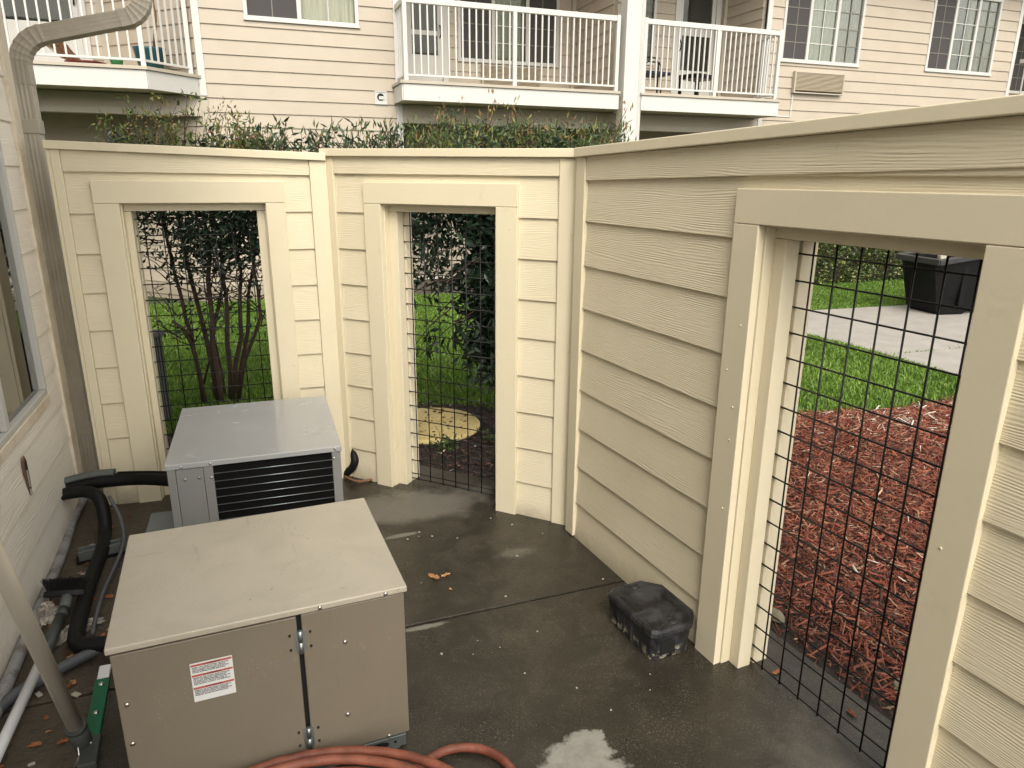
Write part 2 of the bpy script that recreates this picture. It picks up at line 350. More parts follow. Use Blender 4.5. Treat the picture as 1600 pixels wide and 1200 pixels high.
def m_ground(name, c1, c2, scale, bump, rough=0.9):
    t = NT(name); co = t.coords(kind='Object'); n = t.noise(co, scale, 6, 0.7)
    return t.done(t.mix(t.ramp(n, [(0.3,(0,0,0)),(0.7,(1,1,1))]), c1, c2), rough, t.bump(n, bump))
M['soil'] = m_ground('dark_soil', (0.007,0.005,0.004), (0.034,0.022,0.016), 24, 0.02, 0.8)
M['turf'] = m_ground('turf_soil', (0.020,0.035,0.010), (0.045,0.075,0.020), 30, 0.02)
M['path'] = m_ground('pale_path_concrete', (0.255,0.24,0.218), (0.335,0.315,0.29), 3.5, 0.002, 0.7)
M['sill'] = m_ground('sill_concrete', (0.05,0.045,0.036), (0.12,0.105,0.085), 16, 0.004, 0.55)
M['chips'] = m_leaf('mulch_chips', [(0.0,(0.010,0.005,0.004)),(0.25,(0.070,0.017,0.009)),(0.52,(0.185,0.044,0.023)),(0.72,(0.29,0.088,0.046)),(0.82,(0.20,0.11,0.065)),(0.92,(0.33,0.21,0.14)),(0.97,(0.42,0.31,0.22)),(1.0,(0.50,0.46,0.41))], 0.65, 0.0)
M['chips_dark'] = m_leaf('dark_litter', [(0.0,(0.012,0.009,0.008)),(0.5,(0.045,0.025,0.019)),(0.8,(0.13,0.05,0.035)),(0.93,(0.28,0.17,0.12)),(1.0,(0.62,0.55,0.47))], 0.6, 0.0)
M['grass'] = m_leaf('grass_blade', [(0.0,(0.045,0.100,0.014)),(0.45,(0.145,0.260,0.034)),(0.8,(0.240,0.370,0.065)),(0.93,(0.34,0.40,0.12)),(1.0,(0.40,0.36,0.18))], 0.45, 0.35)
M['leaf_dark'] = m_leaf('dark_shrub_leaf', [(0.0,(0.010,0.020,0.012)),(0.6,(0.022,0.045,0.024)),(0.88,(0.045,0.080,0.035)),(0.93,(0.16,0.19,0.04)),(0.96,(0.24,0.09,0.03)),(1.0,(0.34,0.14,0.05))], 0.35, 0.15)
M['leaf_mixed'] = m_leaf('mixed_shrub_leaf', [(0.0,(0.018,0.034,0.014)),(0.40,(0.060,0.100,0.030)),(0.65,(0.130,0.185,0.045)),(0.82,(0.24,0.24,0.065)),(0.92,(0.23,0.13,0.06)),(1.0,(0.30,0.17,0.09))], 0.5, 0.25)
M['leaf_blue'] = m_leaf('blue_green_leaf', [(0.0,(0.016,0.030,0.016)),(0.45,(0.050,0.085,0.040)),(0.75,(0.110,0.150,0.060)),(0.88,(0.17,0.17,0.055)),(0.95,(0.20,0.10,0.05)),(1.0,(0.30,0.19,0.10))], 0.5, 0.2)
M['leaf_lime'] = m_leaf('hedge_leaf', [(0.0,(0.012,0.024,0.008)),(0.5,(0.055,0.095,0.022)),(0.8,(0.21,0.26,0.075)),(1.0,(0.55,0.56,0.27))], 0.4, 0.2)
M['leaf_litter'] = m_leaf('fallen_leaf', [(0.0,(0.10,0.035,0.015)),(0.5,(0.30,0.10,0.035)),(1.0,(0.52,0.30,0.13))], 0.6, 0.2)
M['crumb'] = m_paint('pale_crumb', (0.36,0.34,0.29), 0.7, 0.1)
def m_manhole():
    t = NT('yellow_painted_lid'); co = t.coords(); n = t.noise(co, 9, 5, 0.7); s = t.noise(co, 45, 4, 0.75)
    c = t.mix(t.ramp(n, [(0.3,(0,0,0)),(0.7,(1,1,1))]), (0.40,0.30,0.10), (0.58,0.47,0.22))
    c = t.mix(t.ramp(s, [(0.56,(0,0,0)),(0.68,(0.85,)*3)]), c, (0.06,0.045,0.03))
    return t.done(c, 0.6, t.bump(s, 0.004))
M['manhole'] = m_manhole()
def m_bin():
    t = NT('scuffed_black_plastic'); co = t.coords()
    mp = t.N('ShaderNodeMapping'); mp.inputs['Scale'].default_value = (4,4,14); mp.inputs['Rotation'].default_value=(0.5,0.3,0.4); t.L(co, mp.inputs[0])
    s = t.ramp(t.noise(mp.outputs[0], 2.0, 6, 0.8, 1.5), [(0.60,(0,0,0)),(0.72,(1,1,1))])
    c = t.mix(t.math('MULTIPLY', s, 0.55), (0.0045,0.0045,0.005), (0.050,0.050,0.053))
    return t.done(c, 0.55, t.bump(t.noise(co, 8, 3), 0.01), spec=0.14)
M['bin'] = m_bin(); M['bin_rim'] = m_paint('painted_highlight_rim', (0.022,0.022,0.023), 0.4, 0.4, 0.001, 12, spec=0.5)  # rim grey lightened so edge highlights are painted into its colour
def m_bait():
    t = NT('chalky_black_plastic'); co = t.coords()
    s = t.ramp(t.noise(co, 9, 6, 0.75, 0.8), [(0.42,(0,0,0)),(0.74,(1,1,1))])
    c = t.mix(s, (0.009,0.009,0.010), (0.062,0.062,0.068))
    sx = t.N('ShaderNodeSeparateXYZ'); t.L(co, sx.inputs[0])
    low = t.math('MULTIPLY', t.ramp(sx.outputs[2], [(0.030,(1,1,1)),(0.045,(0,0,0))]), t.ramp(t.noise(co, 34, 4, 0.7), [(0.50,(0,0,0)),(0.56,(1,1,1))]))
    c = t.mix(low, c, (0.24,0.22,0.17))
    return t.done(c, t.math('ADD', t.math('MULTIPLY', s, 0.3), 0.3), t.bump(t.noise(co, 60, 2), 0.0002), spec=0.4)
M['bait'] = m_bait()
def m_hose():
    t = NT('terracotta_braided_hose'); co = t.coords(); n = t.noise(co, 12, 4, 0.65)
    c = t.mix(t.ramp(n, [(0.35,(0,0,0)),(0.7,(1,1,1))]), (0.13,0.036,0.021), (0.27,0.088,0.052))
    d = t.ramp(t.noise(co, 30, 4, 0.75), [(0.60,(0,0,0)),(0.72,(1,1,1))])
    c = t.mix(t.math('MULTIPLY', d, 0.75), c, (0.05,0.024,0.018))
    ck = t.noise(co, 420, 1)
    return t.done(c, 0.5, t.bump(ck, 0.0012))
M['hose'] = m_hose()
def m_plastic_wrap():
    t = NT('clear_plastic_wrap'); tr = t.N('ShaderNodeBsdfTransparent'); tr.inputs[0].default_value = (0.86,0.84,0.80,1)
    t.done((0.52,0.47,0.42), 0.22); mx = t.N('ShaderNodeMixShader')
    f = t.ramp(t.noise(t.coords(), 14, 4, 0.7), [(0.35,(0.15,)*3),(0.65,(0.85,)*3)])
    t.L(f, mx.inputs[0]); t.L(tr.outputs[0], mx.inputs[1]); t.L(t.b.outputs[0], mx.inputs[2]); t.L(mx.outputs[0], t.n['Material Output'].inputs[0]); return t.m
M['wrap'] = m_plastic_wrap()

# ------------------------------------------------------------------ lap siding and windows
EXP = 0.181
_bc = {}
def board_mesh(L, za, zb, mat, th=0.012, e=EXP, bev=True):
    """one bevel-lap board; front face leans out by th at its foot. za..zb is the part of the board kept"""
    key = (round(L, 3), round(za, 3), round(zb, 3), mat.name, th)
    if key in _bc: return _bc[key]
    y = lambda z: -0.003 - th * (1 - z / (e + 0.02))
    c = 0.0022
    if za < 0.002: prof = [(-0.001, za), (y(za) + c, za), (y(za + c), za + c), (y(zb), zb), (-0.001, zb)]
    else: prof = [(-0.001, za), (y(za), za), (y(zb), zb), (-0.001, zb)]
    b = MB(); b.prism(prof[::-1], 0, L, 'x'); me = b.mesh('siding_board'); me.materials.append(mat); _bc[key] = me
    return me
def siding(parent, org, ang, x0, x1, z0, z1, mat, holes=(), row0=0.0, name='siding_board', th=0.012, joints=False, jit=0.0):
    """lap boards on a wall plane through org (parent space); the boards face the rotated -y side"""
    ca, sa = math.cos(ang), math.sin(ang)
    k0 = math.floor((z0 - row0) / EXP + 1e-6)
    k = k0; out = []
    while row0 + k * EXP < z1 - 0.004:
        zb = row0 + k * EXP; lo = max(zb, z0); hi = min(zb + EXP + 0.016, z1)
        segs = []
        xs = sorted({x0, x1} | {min(max(h[i], x0), x1) for h in holes for i in (0, 1)})
        for a, b in zip(xs, xs[1:]):
            if b - a < 0.004: continue
            hh = [h for h in holes if h[0] < (a + b) / 2 < h[1] and h[2] < hi and h[3] > lo]
            if not hh: segs.append([a, b, lo, hi])
            else:
                h = hh[0]
                if h[2] - lo > 0.015: segs.append([a, b, lo, h[2]])
                if min(hi, zb + EXP) - h[3] > 0.01: segs.append([a, b, h[3], hi])
        merged = []
        for s_ in segs:
            if merged and abs(merged[-1][1] - s_[0]) < 1e-6 and merged[-1][2:] == s_[2:]: merged[-1][1] = s_[1]
            else: merged.append(s_)
        for a, b, l_, h_ in merged:
            cuts = [a, b]
            if joints and b - a > 3.5: cuts = [a, a + (b - a) * rnd.uniform(0.35, 0.65), b]
            for p, q in zip(cuts, cuts[1:]):
                me = board_mesh(q - p - (0.002 if q != b else 0), l_ - zb, h_ - zb, mat, th)
                jz = rnd.uniform(-jit, jit)
                o = share(name, me, parent, (org[0] + ca * p, org[1] + sa * p, zb + jz), rot=(0, rnd.uniform(-jit, jit) * 0.3, ang)); out.append(o)
        k += 1
    return out
def backing(parent, org, ang, x0, x1, z0, z1, holes, mat, y0=0.0, y1=0.10, name='wall_core'):
    b = MB(); xs = sorted({x0, x1} | {min(max(h[i], x0), x1) for h in holes for i in (0, 1)})
    for a, c in zip(xs, xs[1:]):
        if c - a < 1e-5: continue
        hh = sorted([h for h in holes if h[0] < (a + c) / 2 < h[1]], key=lambda h: h[2]); z = z0
        for h in hh:
            if h[2] > z: b.box(a, c, y0, y1, z, h[2])
            z = h[3]
        if z < z1: b.box(a, c, y0, y1, z, z1)
    return b.build(name, mat, parent, (org[0], org[1], 0), ang)
def pleats(L, H, n, amp, y):
    b = MB(); seg = n * 4; vs = []
    for i in range(seg + 1):
        x = L * i / seg; yy = y + amp * math.sin(i * math.pi / 2 + 0.4 * math.sin(i)); vs += [(x, yy, 0), (x, yy, H)]
    b.add(vs, [(2*i, 2*i+2, 2*i+3, 2*i+1) for i in range(seg)], True); return b
def window(parent, org, ang, x0, x1, z0, z1, panels, cols=2, fw=0.05, name='window', muntin_h=0.27, depth=0.09):
    """panels: list of (width fraction, kind); kind in 'screen','curtain_green','curtain_white','dark','grey'"""
    ca, sa = math.cos(ang), math.sin(ang)
    P = lambda x, y, z: (org[0] + ca * x - sa * y, org[1] + sa * x + ca * y, z)
    w = bpy.data.objects.new(name, None); w.location = P(x0, 0, z0); w.rotation_euler = (0, 0, ang); link(w, parent)
    W_, H = x1 - x0, z1 - z0
    b = MB(); b.box(0, fw, -0.03, 0.02, 0, H); b.box(W_-fw, W_, -0.03, 0.02, 0, H); b.box(fw, W_-fw, -0.03, 0.02, 0, fw); b.box(fw, W_-fw, -0.03, 0.02, H-fw, H)
    b.build('frame', M['white_vinyl'], w, bevel=0.003)
    MB().box(-0.01, W_+0.01, -0.045, -0.031, -0.012, 0.02).build('sill', M['white_vinyl'], w, bevel=0.002)
    x = fw
    tot = sum(p[0] for p in panels); usable = W_ - 2 * fw
    for i, (fr_, kind) in enumerate(panels):
        pw = usable * fr_ / tot; a, c = x, x + pw
        if i < len(panels) - 1:
            MB().box(c - 0.028, c + 0.028, -0.024, 0.012, fw, H - fw).build('mullion', M['white_vinyl'], w, bevel=0.003)
        lo = a + (0.028 if i else 0); hi = c - (0.028 if i < len(panels)-1 else 0)
        m = MB(); zz = fw + muntin_h
        for j in range(1, cols): xm = lo + (hi-lo)*j/cols; m.box(xm-0.007, xm+0.007, -0.006, 0.004, fw, H-fw)
        while zz < H - fw - 0.05: m.box(lo, hi, -0.0055, 0.0045, zz-0.007, zz+0.007); zz += muntin_h
        if kind == 'screen':
            MB().box(lo, hi, 0.0, 0.002, fw, H-fw).build('screen', M['screen'], w)
            m2 = m; m2.build('muntin', M['faint_muntin'], w)
        else:
            m.build('muntin', M['faint_muntin' if kind == 'curtain_grey' else 'white_vinyl'], w)
            MB().box(lo, hi, 0.006, 0.010, fw, H-fw).build('pane', M['glass'], w)
        if kind in ('curtain_green', 'curtain_white', 'curtain_grey'):
            o = pleats(hi-lo, H-2*fw, max(3, int((hi-lo)/0.06)), 0.012, 0.05).build('curtain', M[kind], w, (lo, 0, fw))
        elif kind == 'half':
            pleats((hi-lo)*0.24, H-2*fw, 3, 0.012, 0.05).build('curtain', M['curtain_green'], w, (hi-(hi-lo)*0.24, 0, fw))
        x = c
    b = MB(); b.box(fw, W_-fw, depth+0.25, depth+0.26, fw, H-fw); b.build('room_interior', M['dark_room'], w)
    return w

# ------------------------------------------------------------------ THE ENCLOSURE WALLS (A left, B middle, C right)
def wall_frame(a, d, name, label):
    n = (math.sin(a) * d, math.cos(a) * d)
    return empty(name, (n[0], n[1], 0), -a, label, 'wall', 'enclosure walls around the equipment yard')
aA, dA = -0.31865, 3.75332; aB, dB = 0.44230, 2.92201; aC, dC = 1.13312, 1.54382
aD, dD = 1.20620, -0.88041; aF, dF = -0.35426, 10.93095
ROW = 1.4415 - 8 * EXP
TH = 0.145
def enclosure(a, d, label, u0, u1, left_post, right_post, op, stops, cap, band, wires, step0, end_plate=False):
    """op: trim outer/inner x; stops: inner edges of the opening"""
    w = wall_frame(a, d, 'enclosure_wall', label)
    ol, il, ir, orr = op; sl, sr = stops
    ztrim = 1.488; zhead = 1.588
    zb = lambda u: band[0] + (u - band[2]) * band[1]
    zc = lambda u: cap[0] + (u - cap[2]) * cap[1]
    hole = (il + 0.02, ir - 0.02, -0.1, ztrim - 0.01)
    siding(w, (0, 0), 0, u0 + left_post, u1 - right_post, 0.0, 1.66, M['fence_siding'],
           holes=[(ol + 0.01, orr - 0.01, -0.1, zhead - 0.012)], row0=ROW, jit=0.0012)
    backing(w, (0, 0), 0, u0, u1, 0.004, 1.70, [(il - 0.012, ir + 0.012, 0, ztrim + 0.012)], M['fence_trim'], 0.0, TH - 0.01, 'wall_core')
    # band board and cap
    b = MB(); A_, B_ = u0 + left_post, u1 - right_post
    b.add([(A_,-0.020,zb(A_)),(B_,-0.020,zb(B_)),(B_,-0.001,zb(B_)),(A_,-0.001,zb(A_)),(A_,-0.020,zc(A_)-0.037),(B_,-0.020,zc(B_)-0.037),(B_,-0.001,zc(B_)-0.037),(A_,-0.001,zc(A_)-0.037)],
          [(0,3,2,1),(4,5,6,7),(0,1,5,4),(1,2,6,5),(2,3,7,6),(3,0,4,7)]); b.build('band_board', M['fence_siding'], w, bevel=0.0015)
    b = MB(); e0, e1 = u0 - cap[3], u1 + cap[4]
    b.add([(e0,-0.042,zc(e0)-0.036),(e1,-0.042,zc(e1)-0.036),(e1,TH+0.03,zc(e1)-0.036),(e0,TH+0.03,zc(e0)-0.036),(e0,-0.042,zc(e0)),(e1,-0.042,zc(e1)),(e1,TH+0.03,zc(e1)),(e0,TH+0.03,zc(e0))],
          [(0,3,2,1),(4,5,6,7),(0,1,5,4),(1,2,6,5),(2,3,7,6),(3,0,4,7)]); b.build('cap_board', M['fence_trim'], w, bevel=0.003)
    # corner boards
    if left_post: MB().box(u0, u0 + left_post - 0.001, -0.026, -0.0005, 0.006, zc(u0) - 0.0375).build('corner_board', M['fence_trim'], w, bevel=0.0025)
    if right_post: MB().box(u1 - right_post + 0.001, u1, -0.026, -0.0005, 0.0, zc(u1) - 0.0375).build('corner_board', M['fence_trim'], w, bevel=0.0025)
    if end_plate: MB().box(u0 - 0.016, u0 - 0.0005, -0.024, TH, 0.004, zc(u0) - 0.0375).build('end_board', M['fence_trim'], w, bevel=0.0025)
    # casing
    for (p, q) in ((ol, il), (ir, orr)):
        MB().box(p, q, -0.028, -0.0005, -0.004, ztrim - 0.001).build('casing_board', M['fence_trim'], w, bevel=0.0025)
    MB().box(ol, orr, -0.0285, -0.0005, ztrim, zhead).build('head_casing', M['fence_trim'], w, bevel=0.0025)
    # jamb liners, stops in front of and behind the wire panel
    for s_, (p, q, st) in ((1, (il - 0.012, il + 0.006, sl)), (-1, (ir - 0.006, ir + 0.012, sr))):
        MB().box(p, q, 0.0, TH + 0.012, 0.0, ztrim + 0.004).build('jamb_board', M['fence_trim'], w, bevel=0.0015)
        lo, hi = (q, st) if s_ > 0 else (st, p)
        MB().box(lo, hi, 0.034, 0.088, -0.002, 1.449).build('stop_board', M['fence_trim'], w, bevel=0.003)
        MB().box(lo, hi, 0.102, TH + 0.018, -0.002, 1.449).build('stop_board', M['fence_trim'], w, bevel=0.003)
    MB().box(il + 0.006, ir - 0.006, 0.0, TH + 0.012, ztrim - 0.006, ztrim + 0.012).build('head_jamb', M['fence_trim'], w, bevel=0.0015)
    MB().box(il + 0.006, ir - 0.006, 0.034, 0.088, 1.450, ztrim - 0.0065).build('head_stop', M['fence_trim'], w, bevel=0.003)
    MB().box(il + 0.006, ir - 0.006, 0.102, TH + 0.018, 1.450, ztrim - 0.0065).build('head_stop', M['fence_trim'], w, bevel=0.003)
    # outer face of the wall: plain boards
    for (p, q) in ((u0, ol), (orr, u1)):
        MB().box(p, q, TH - 0.009, TH + 0.004, 0.0, 1.70).build('outer_panel', M['fence_siding'], w)
    MB().box(ol, orr, TH - 0.009, TH + 0.004, ztrim + 0.013, 1.70).build('outer_panel', M['fence_siding'], w)
    # welded wire panel
    b = MB(); r = 0.0028; x = wires; sp = 0.0785
    x0w, x1w = sl - 0.02, sr + 0.02
    while x > x0w + sp: x -= sp
    while x < x1w:
        b.tube([(x, 0.093, 0.012), (x, 0.093, 1.46)], r, 6); x += sp
    z = step0
    while z > 0.04:
        b.tube([(x0w, 0.0985, z), (x1w, 0.0985, z)], r, 6); z -= sp
    b.tube([(x0w, 0.0985, 0.016), (x1w, 0.0985, 0.016)], r, 6)
    b.build('wire_panel', M['black_metal'], w)
    for q in range(10):      # nail heads, barely proud
        u = rnd.choice([ol + 0.03, ol + 0.07, ir + 0.03, ir + 0.07, u1 - 0.03]); z = rnd.uniform(0.1, 1.45)
        MB().lathe([(0.0042, 0), (0.0036, 0.0012), (0.0014, 0.0018)], 8, M=Matrix.Translation((u, -0.0282, z)) @ Matrix.Rotation(math.pi/2, 4, 'X')).build('nail_head', M['fence_trim'], w)
    return w
enclosure(aA, dA, 'cream lap siding wall with wire window, standing left behind the grey unit, shrub stems showing through', -0.915, 0.262, 0.037, 0.082,
          (-0.777, -0.672, -0.036, 0.055), (-0.637, -0.082), (1.757, -0.0300, -0.915, 0.018, -0.002), (1.628, -0.010, -0.88), -0.598, 1.41, end_plate=True)
enclosure(aB, dB, 'narrow middle cream siding wall with wire window looking onto the yellow lid', -2.424, -1.063, 0.068, 0.094,
          (-2.180, -2.083, -1.458, -1.350), (-2.030, -1.492), (1.744, -0.0095, -2.42, -0.002, 0.0), (1.627, -0.006, -2.35), -1.915, 1.379)
enclosure(aC, dC, 'long right cream siding wall with wire window looking onto red mulch', -2.636, 1.1, 0.070, 0.0,
          (-1.680, -1.578, -0.930, -0.832), (-1.527, -0.966), (1.731, 0.0255, -2.62, -0.002, 0), (1.604, 0.0215, -2.56), -1.478, 1.406)

# ------------------------------------------------------------------ ground
def poly_obj(name, pts, z0, z1, mat, parent=None, bevel=0.0, loc=(0,0,0)):
    b = MB(); b.prism([(p[0], p[1]) for p in pts], z0, z1, 'z'); o = b.build(name, mat, parent, loc, bevel=bevel); 
    return o
def sc_pt(a, d, u, off): return (math.sin(a)*(d+off) + math.cos(a)*u, math.cos(a)*(d+off) - math.sin(a)*u)
def gz(x, y):
    q = -0.347*x + 0.938*y - 3.5
    return -0.022 - 0.0172*np.maximum(0, q) if isinstance(q, np.ndarray) else -0.022 - 0.0172*max(0, q)
g = MB(); nx, ny = 60, 60
xs_ = np.concatenate([np.linspace(-60, -9, 12), np.linspace(-8, 9, 48), np.linspace(10, 60, 12)]); ys_ = np.concatenate([np.linspace(-20, -1, 8), np.linspace(0, 14, 48), np.linspace(15, 90, 10)])
gv = [(x, y, gz(x, y) - 0.006 + 0.004*math.sin(x*3.1)*math.cos(y*2.3)) for y in ys_ for x in xs_]
nX = len(xs_); g.add(gv, [(j*nX+i, j*nX+i+1, (j+1)*nX+i+1, (j+1)*nX+i) for j in range(len(ys_)-1) for i in range(nX-1)], True)
tag(g.build('lawn_ground', M['turf']), kind='structure')
OUT = 0.30
pA0 = sc_pt(aA, dA, -1.2, OUT); pAB = (-0.895 - 0.02, 3.657 + OUT*1.02); pBC = (0.246 + OUT*0.72, 3.117 + OUT*0.78); pC1 = sc_pt(aC, dC, 1.6, OUT)
def lineI(a1, d1, a2, d2): return np.linalg.solve(np.array([[math.sin(a1), math.cos(a1)], [math.sin(a2), math.cos(a2)]]), [d1, d2])
pAB = lineI(aA, dA+OUT, aB, dB+OUT); pBC = lineI(aB, dB+OUT, aC, dC+OUT); pD = lineI(aD, dD-0.06, aA, dA+OUT)
# floor in two slabs with a real joint between them
j0, j1 = np.array((0.62, 2.655)), np.array((-1.95, 1.690)); jd = (j1 - j0)/np.linalg.norm(j1 - j0); jn = np.array((-jd[1], jd[0]))
if jn[1] < 0: jn = -jn
def joint_pt(t, s): q = j0 + jd*t + jn*s; return (q[0], q[1])
jr = lineI(aC, dC+OUT, math.atan2(jn[0], jn[1]), float(jn @ j0)); jl = lineI(aD, dD-0.06, math.atan2(jn[0], jn[1]), float(jn @ j0))
G_ = 0.007
floor = empty('patio_floor', (0, 0, 0)); tag(floor, kind='structure')
far = [tuple(jl + jn*G_), tuple(jr + jn*G_), tuple(pBC), tuple(pAB), tuple(pD)]
near = [tuple(jl - jn*G_), (jl[0]+0.9, -3.0), (pC1[0]+1.2, -3.0), pC1, tuple(jr - jn*G_)]
def slab(pts):
    # ragged edge along the joint
    b = MB(); b.prism(pts, -0.09, 0.0, 'z'); return b.build('slab', M['floor'], floor, bevel=0.004)
slab(far[::1]); slab(near)
poly_obj('joint_filler', [tuple(jl + jn*0.02), tuple(jl - jn*0.02), tuple(jr - jn*0.02), tuple(jr + jn*0.02)], -0.05, -0.010, M['soil'], floor)
# sill kerb along the outside edge, where the wire panels end
# mulch bed and soil
bedC = [sc_pt(aC, dC, 1.9, OUT-0.02), tuple(lineI(aC, dC+OUT-0.02, aB, dB+OUT)), (0.9,3.6), (1.3,4.3), (1.7,4.78), (2.1,4.84), (2.44,4.91), (2.62,4.90), (2.78,4.95), (2.92,4.97), (3.1,5.10), (3.4,5.20), (3.75,5.0), (4.1,4.2), (4.6,2.0), (4.8,-0.5)]
bedB = [tuple(pAB), tuple(pBC), (0.9,3.6), (1.3,4.3), (0.9,4.75), (0.3,4.85), (-0.15,4.98), (-0.45,5.12), (-0.8,5.12), (-1.15,4.9), (-1.5,4.75), (-2.0,4.65), (-2.7,4.45), (-3.1,3.9), (-2.9,3.55), tuple(pD)]
def sheet(name, pts, z, mat):
    b = MB(); n = len(pts); b.add([(p[0], p[1], gz(*p) + z) for p in pts], [tuple(range(n))]); o = b.build(name, mat); tag(o, kind='structure')
    if o.data.polygons[0].normal.z < 0: o.data.flip_normals()
    return o
sheet('mulch_bed', bedC, 0.006, M['soil']); sheet('soil_bed', bedB[::-1], 0.010, M['soil'])
# path of two pale slabs
path = empty('concrete_path', (0, 0, 0)); tag(path, kind='structure')
k0_, k1_ = np.array((3.592, 6.732)), np.array((4.423, 7.003)); kd = (k1_-k0_)/np.linalg.norm(k1_-k0_)
E0 = k0_ + kd*0.005; E1 = k0_ + kd*9
P1 = [(4.45,3.6), (9.5,1.0), tuple(E1 - np.array((0,0.012))), tuple(np.array((3.675,6.72)) - np.array((0,0.012))), (3.9,5.9)]
P2 = [tuple(np.array((3.675,6.72))), tuple(E1), (14,12.2), (5.34,9.74), (4.07,9.36), (2.7,8.95), (3.33,7.65)]
for P_ in (P1, P2):
    b = MB(); n = len(P_); vs = [(p[0], p[1], gz(*p)+0.022) for p in P_] + [(p[0], p[1], gz(*p)-0.06) for p in P_]
    b.add(vs, [tuple(range(n)), tuple(range(2*n-1, n-1, -1))] + [((i+1) % n, i, i+n, (i+1) % n+n) for i in range(n)]); o = b.build('slab', M['path'], path)
    bm = bmesh.new(); bm.from_mesh(o.data); bmesh.ops.recalc_face_normals(bm, faces=bm.faces); bm.to_mesh(o.data); bm.free()

def inside(P_, x, y):
    c = np.zeros(len(x), bool); n = len(P_)
    for i in range(n):
        x0, y0 = P_[i]; x1, y1 = P_[(i+1) % n]
        cond = ((y0 > y) != (y1 > y)) & (x < (x1-x0)*(y-y0)/((y1-y0) + 1e-12) + x0); c ^= cond
    return c
def scatter(P_, dens, excl=()):
    a = np.array(P_); lo, hi = a.min(0), a.max(0); N = int((hi-lo).prod()*dens)
    x = R.uniform(lo[0], hi[0], N); y = R.uniform(lo[1], hi[1], N); k = inside(P_, x, y)
    for e in excl:
        jt = 0.035 if e is bedC else 0.0; k &= ~inside(e, x + R.normal(0, 1, N)*jt, y + R.normal(0, 1, N)*jt)
    return x[k], y[k]
def circ(cx, cy, r, n=20): return [(cx + r*math.cos(2*math.pi*i/n), cy + r*math.sin(2*math.pi*i/n)) for i in range(n)]
MH = (-0.56, 4.53, 0.345)
# mulch chips: small bent slivers
def chips(name, P_, dens, lmin, lmax, w, mat, excl=(), tint=lambda n: R.rand(n), zoff=0.004, tilt=0.45):
    x, y = scatter(P_, dens, excl)
    if name == 'mulch':
        dd = x*math.sin(aC) + y*math.cos(aC) - dC - OUT; kk = R.rand(len(x)) < np.clip(0.10 + dd/0.30, 0, 1); x, y = x[kk], y[kk]
    n = len(x); th = R.uniform(0, 2*math.pi, n); L = lmin + (lmax-lmin)*R.rand(n)**1.9; Wd = w*R.uniform(0.35, 1.25, n)*(0.5+L/lmax*0.7); H = Wd*0.35
    t1 = R.normal(0, tilt, n)*0.6; t2 = R.normal(0, tilt, n)
    ux = np.stack([np.cos(th)*np.cos(t1), np.sin(th)*np.cos(t1), np.sin(t1)], 1)
    vx = np.stack([-np.sin(th)*np.cos(t2), np.cos(th)*np.cos(t2), np.sin(t2)], 1); nz = np.cross(ux, vx)
    c = np.stack([x, y, gz(x, y) + zoff + R.uniform(0.0, 0.022, n) + np.abs(np.sin(t1))*L*0.35], 1)
    def P(a, b_, h): return c + ux*(L*a)[:, None] + vx*(Wd*b_)[:, None] + nz*(H*h)[:, None]
    o = np.ones(n)
    V = np.stack([P(-.5*o, -.35*o, 0*o), P(.5*o, -.5*R.rand(n), 0*o), P(.5*o, .5*R.rand(n), 0*o), P(-.5*o, .5*o, 0*o),
                  P(-.42*o, -.4*o, 1*o), P(.46*o, -.42*R.rand(n), 1*o), P(.44*o, .4*R.rand(n), 1*o), P(-.46*o, .38*o, 1*o)], 1).reshape(-1, 3)
    ob = soup(name, V, 8, [(4,5,6,7),(0,1,5,4),(1,2,6,5),(2,3,7,6),(3,0,4,7)], mat, attr=(np.clip(tint(n) + (name == 'mulch')*np.clip((y-4.1-0.25*np.sin(x*4))*0.35, 0, 0.38)*R.rand(n), 0, 1))); tag(ob, kind='stuff'); return ob
def tintC(n):
    t = R.beta(1.6, 2.1, n)*0.90; k = R.rand(n); t[k > 0.988] = R.uniform(0.95, 1.0, (k > 0.988).sum()); q_ = (k > 0.90) & (k < 0.97); t[q_] = R.uniform(0.78, 0.93, q_.sum()); return t
nearbed = [p for p in bedC]
o = chips('mulch', bedC, 8800, 0.010, 0.090, 0.0085, M['chips'], tint=tintC); tag(o, 'red-brown wood chip mulch covering the bed outside the right wall', 'mulch')
o = chips('leaf_litter', bedB, 2600, 0.010, 0.05, 0.011, M['chips_dark'], excl=[circ(*MH)], tint=lambda n: np.clip(R.beta(1.3, 2.6, n)*1.1 + (R.rand(n) > 0.97)*0.4, 0, 1)); tag(o, 'dark leaf and bark litter on the soil around the yellow lid', 'leaf litter')
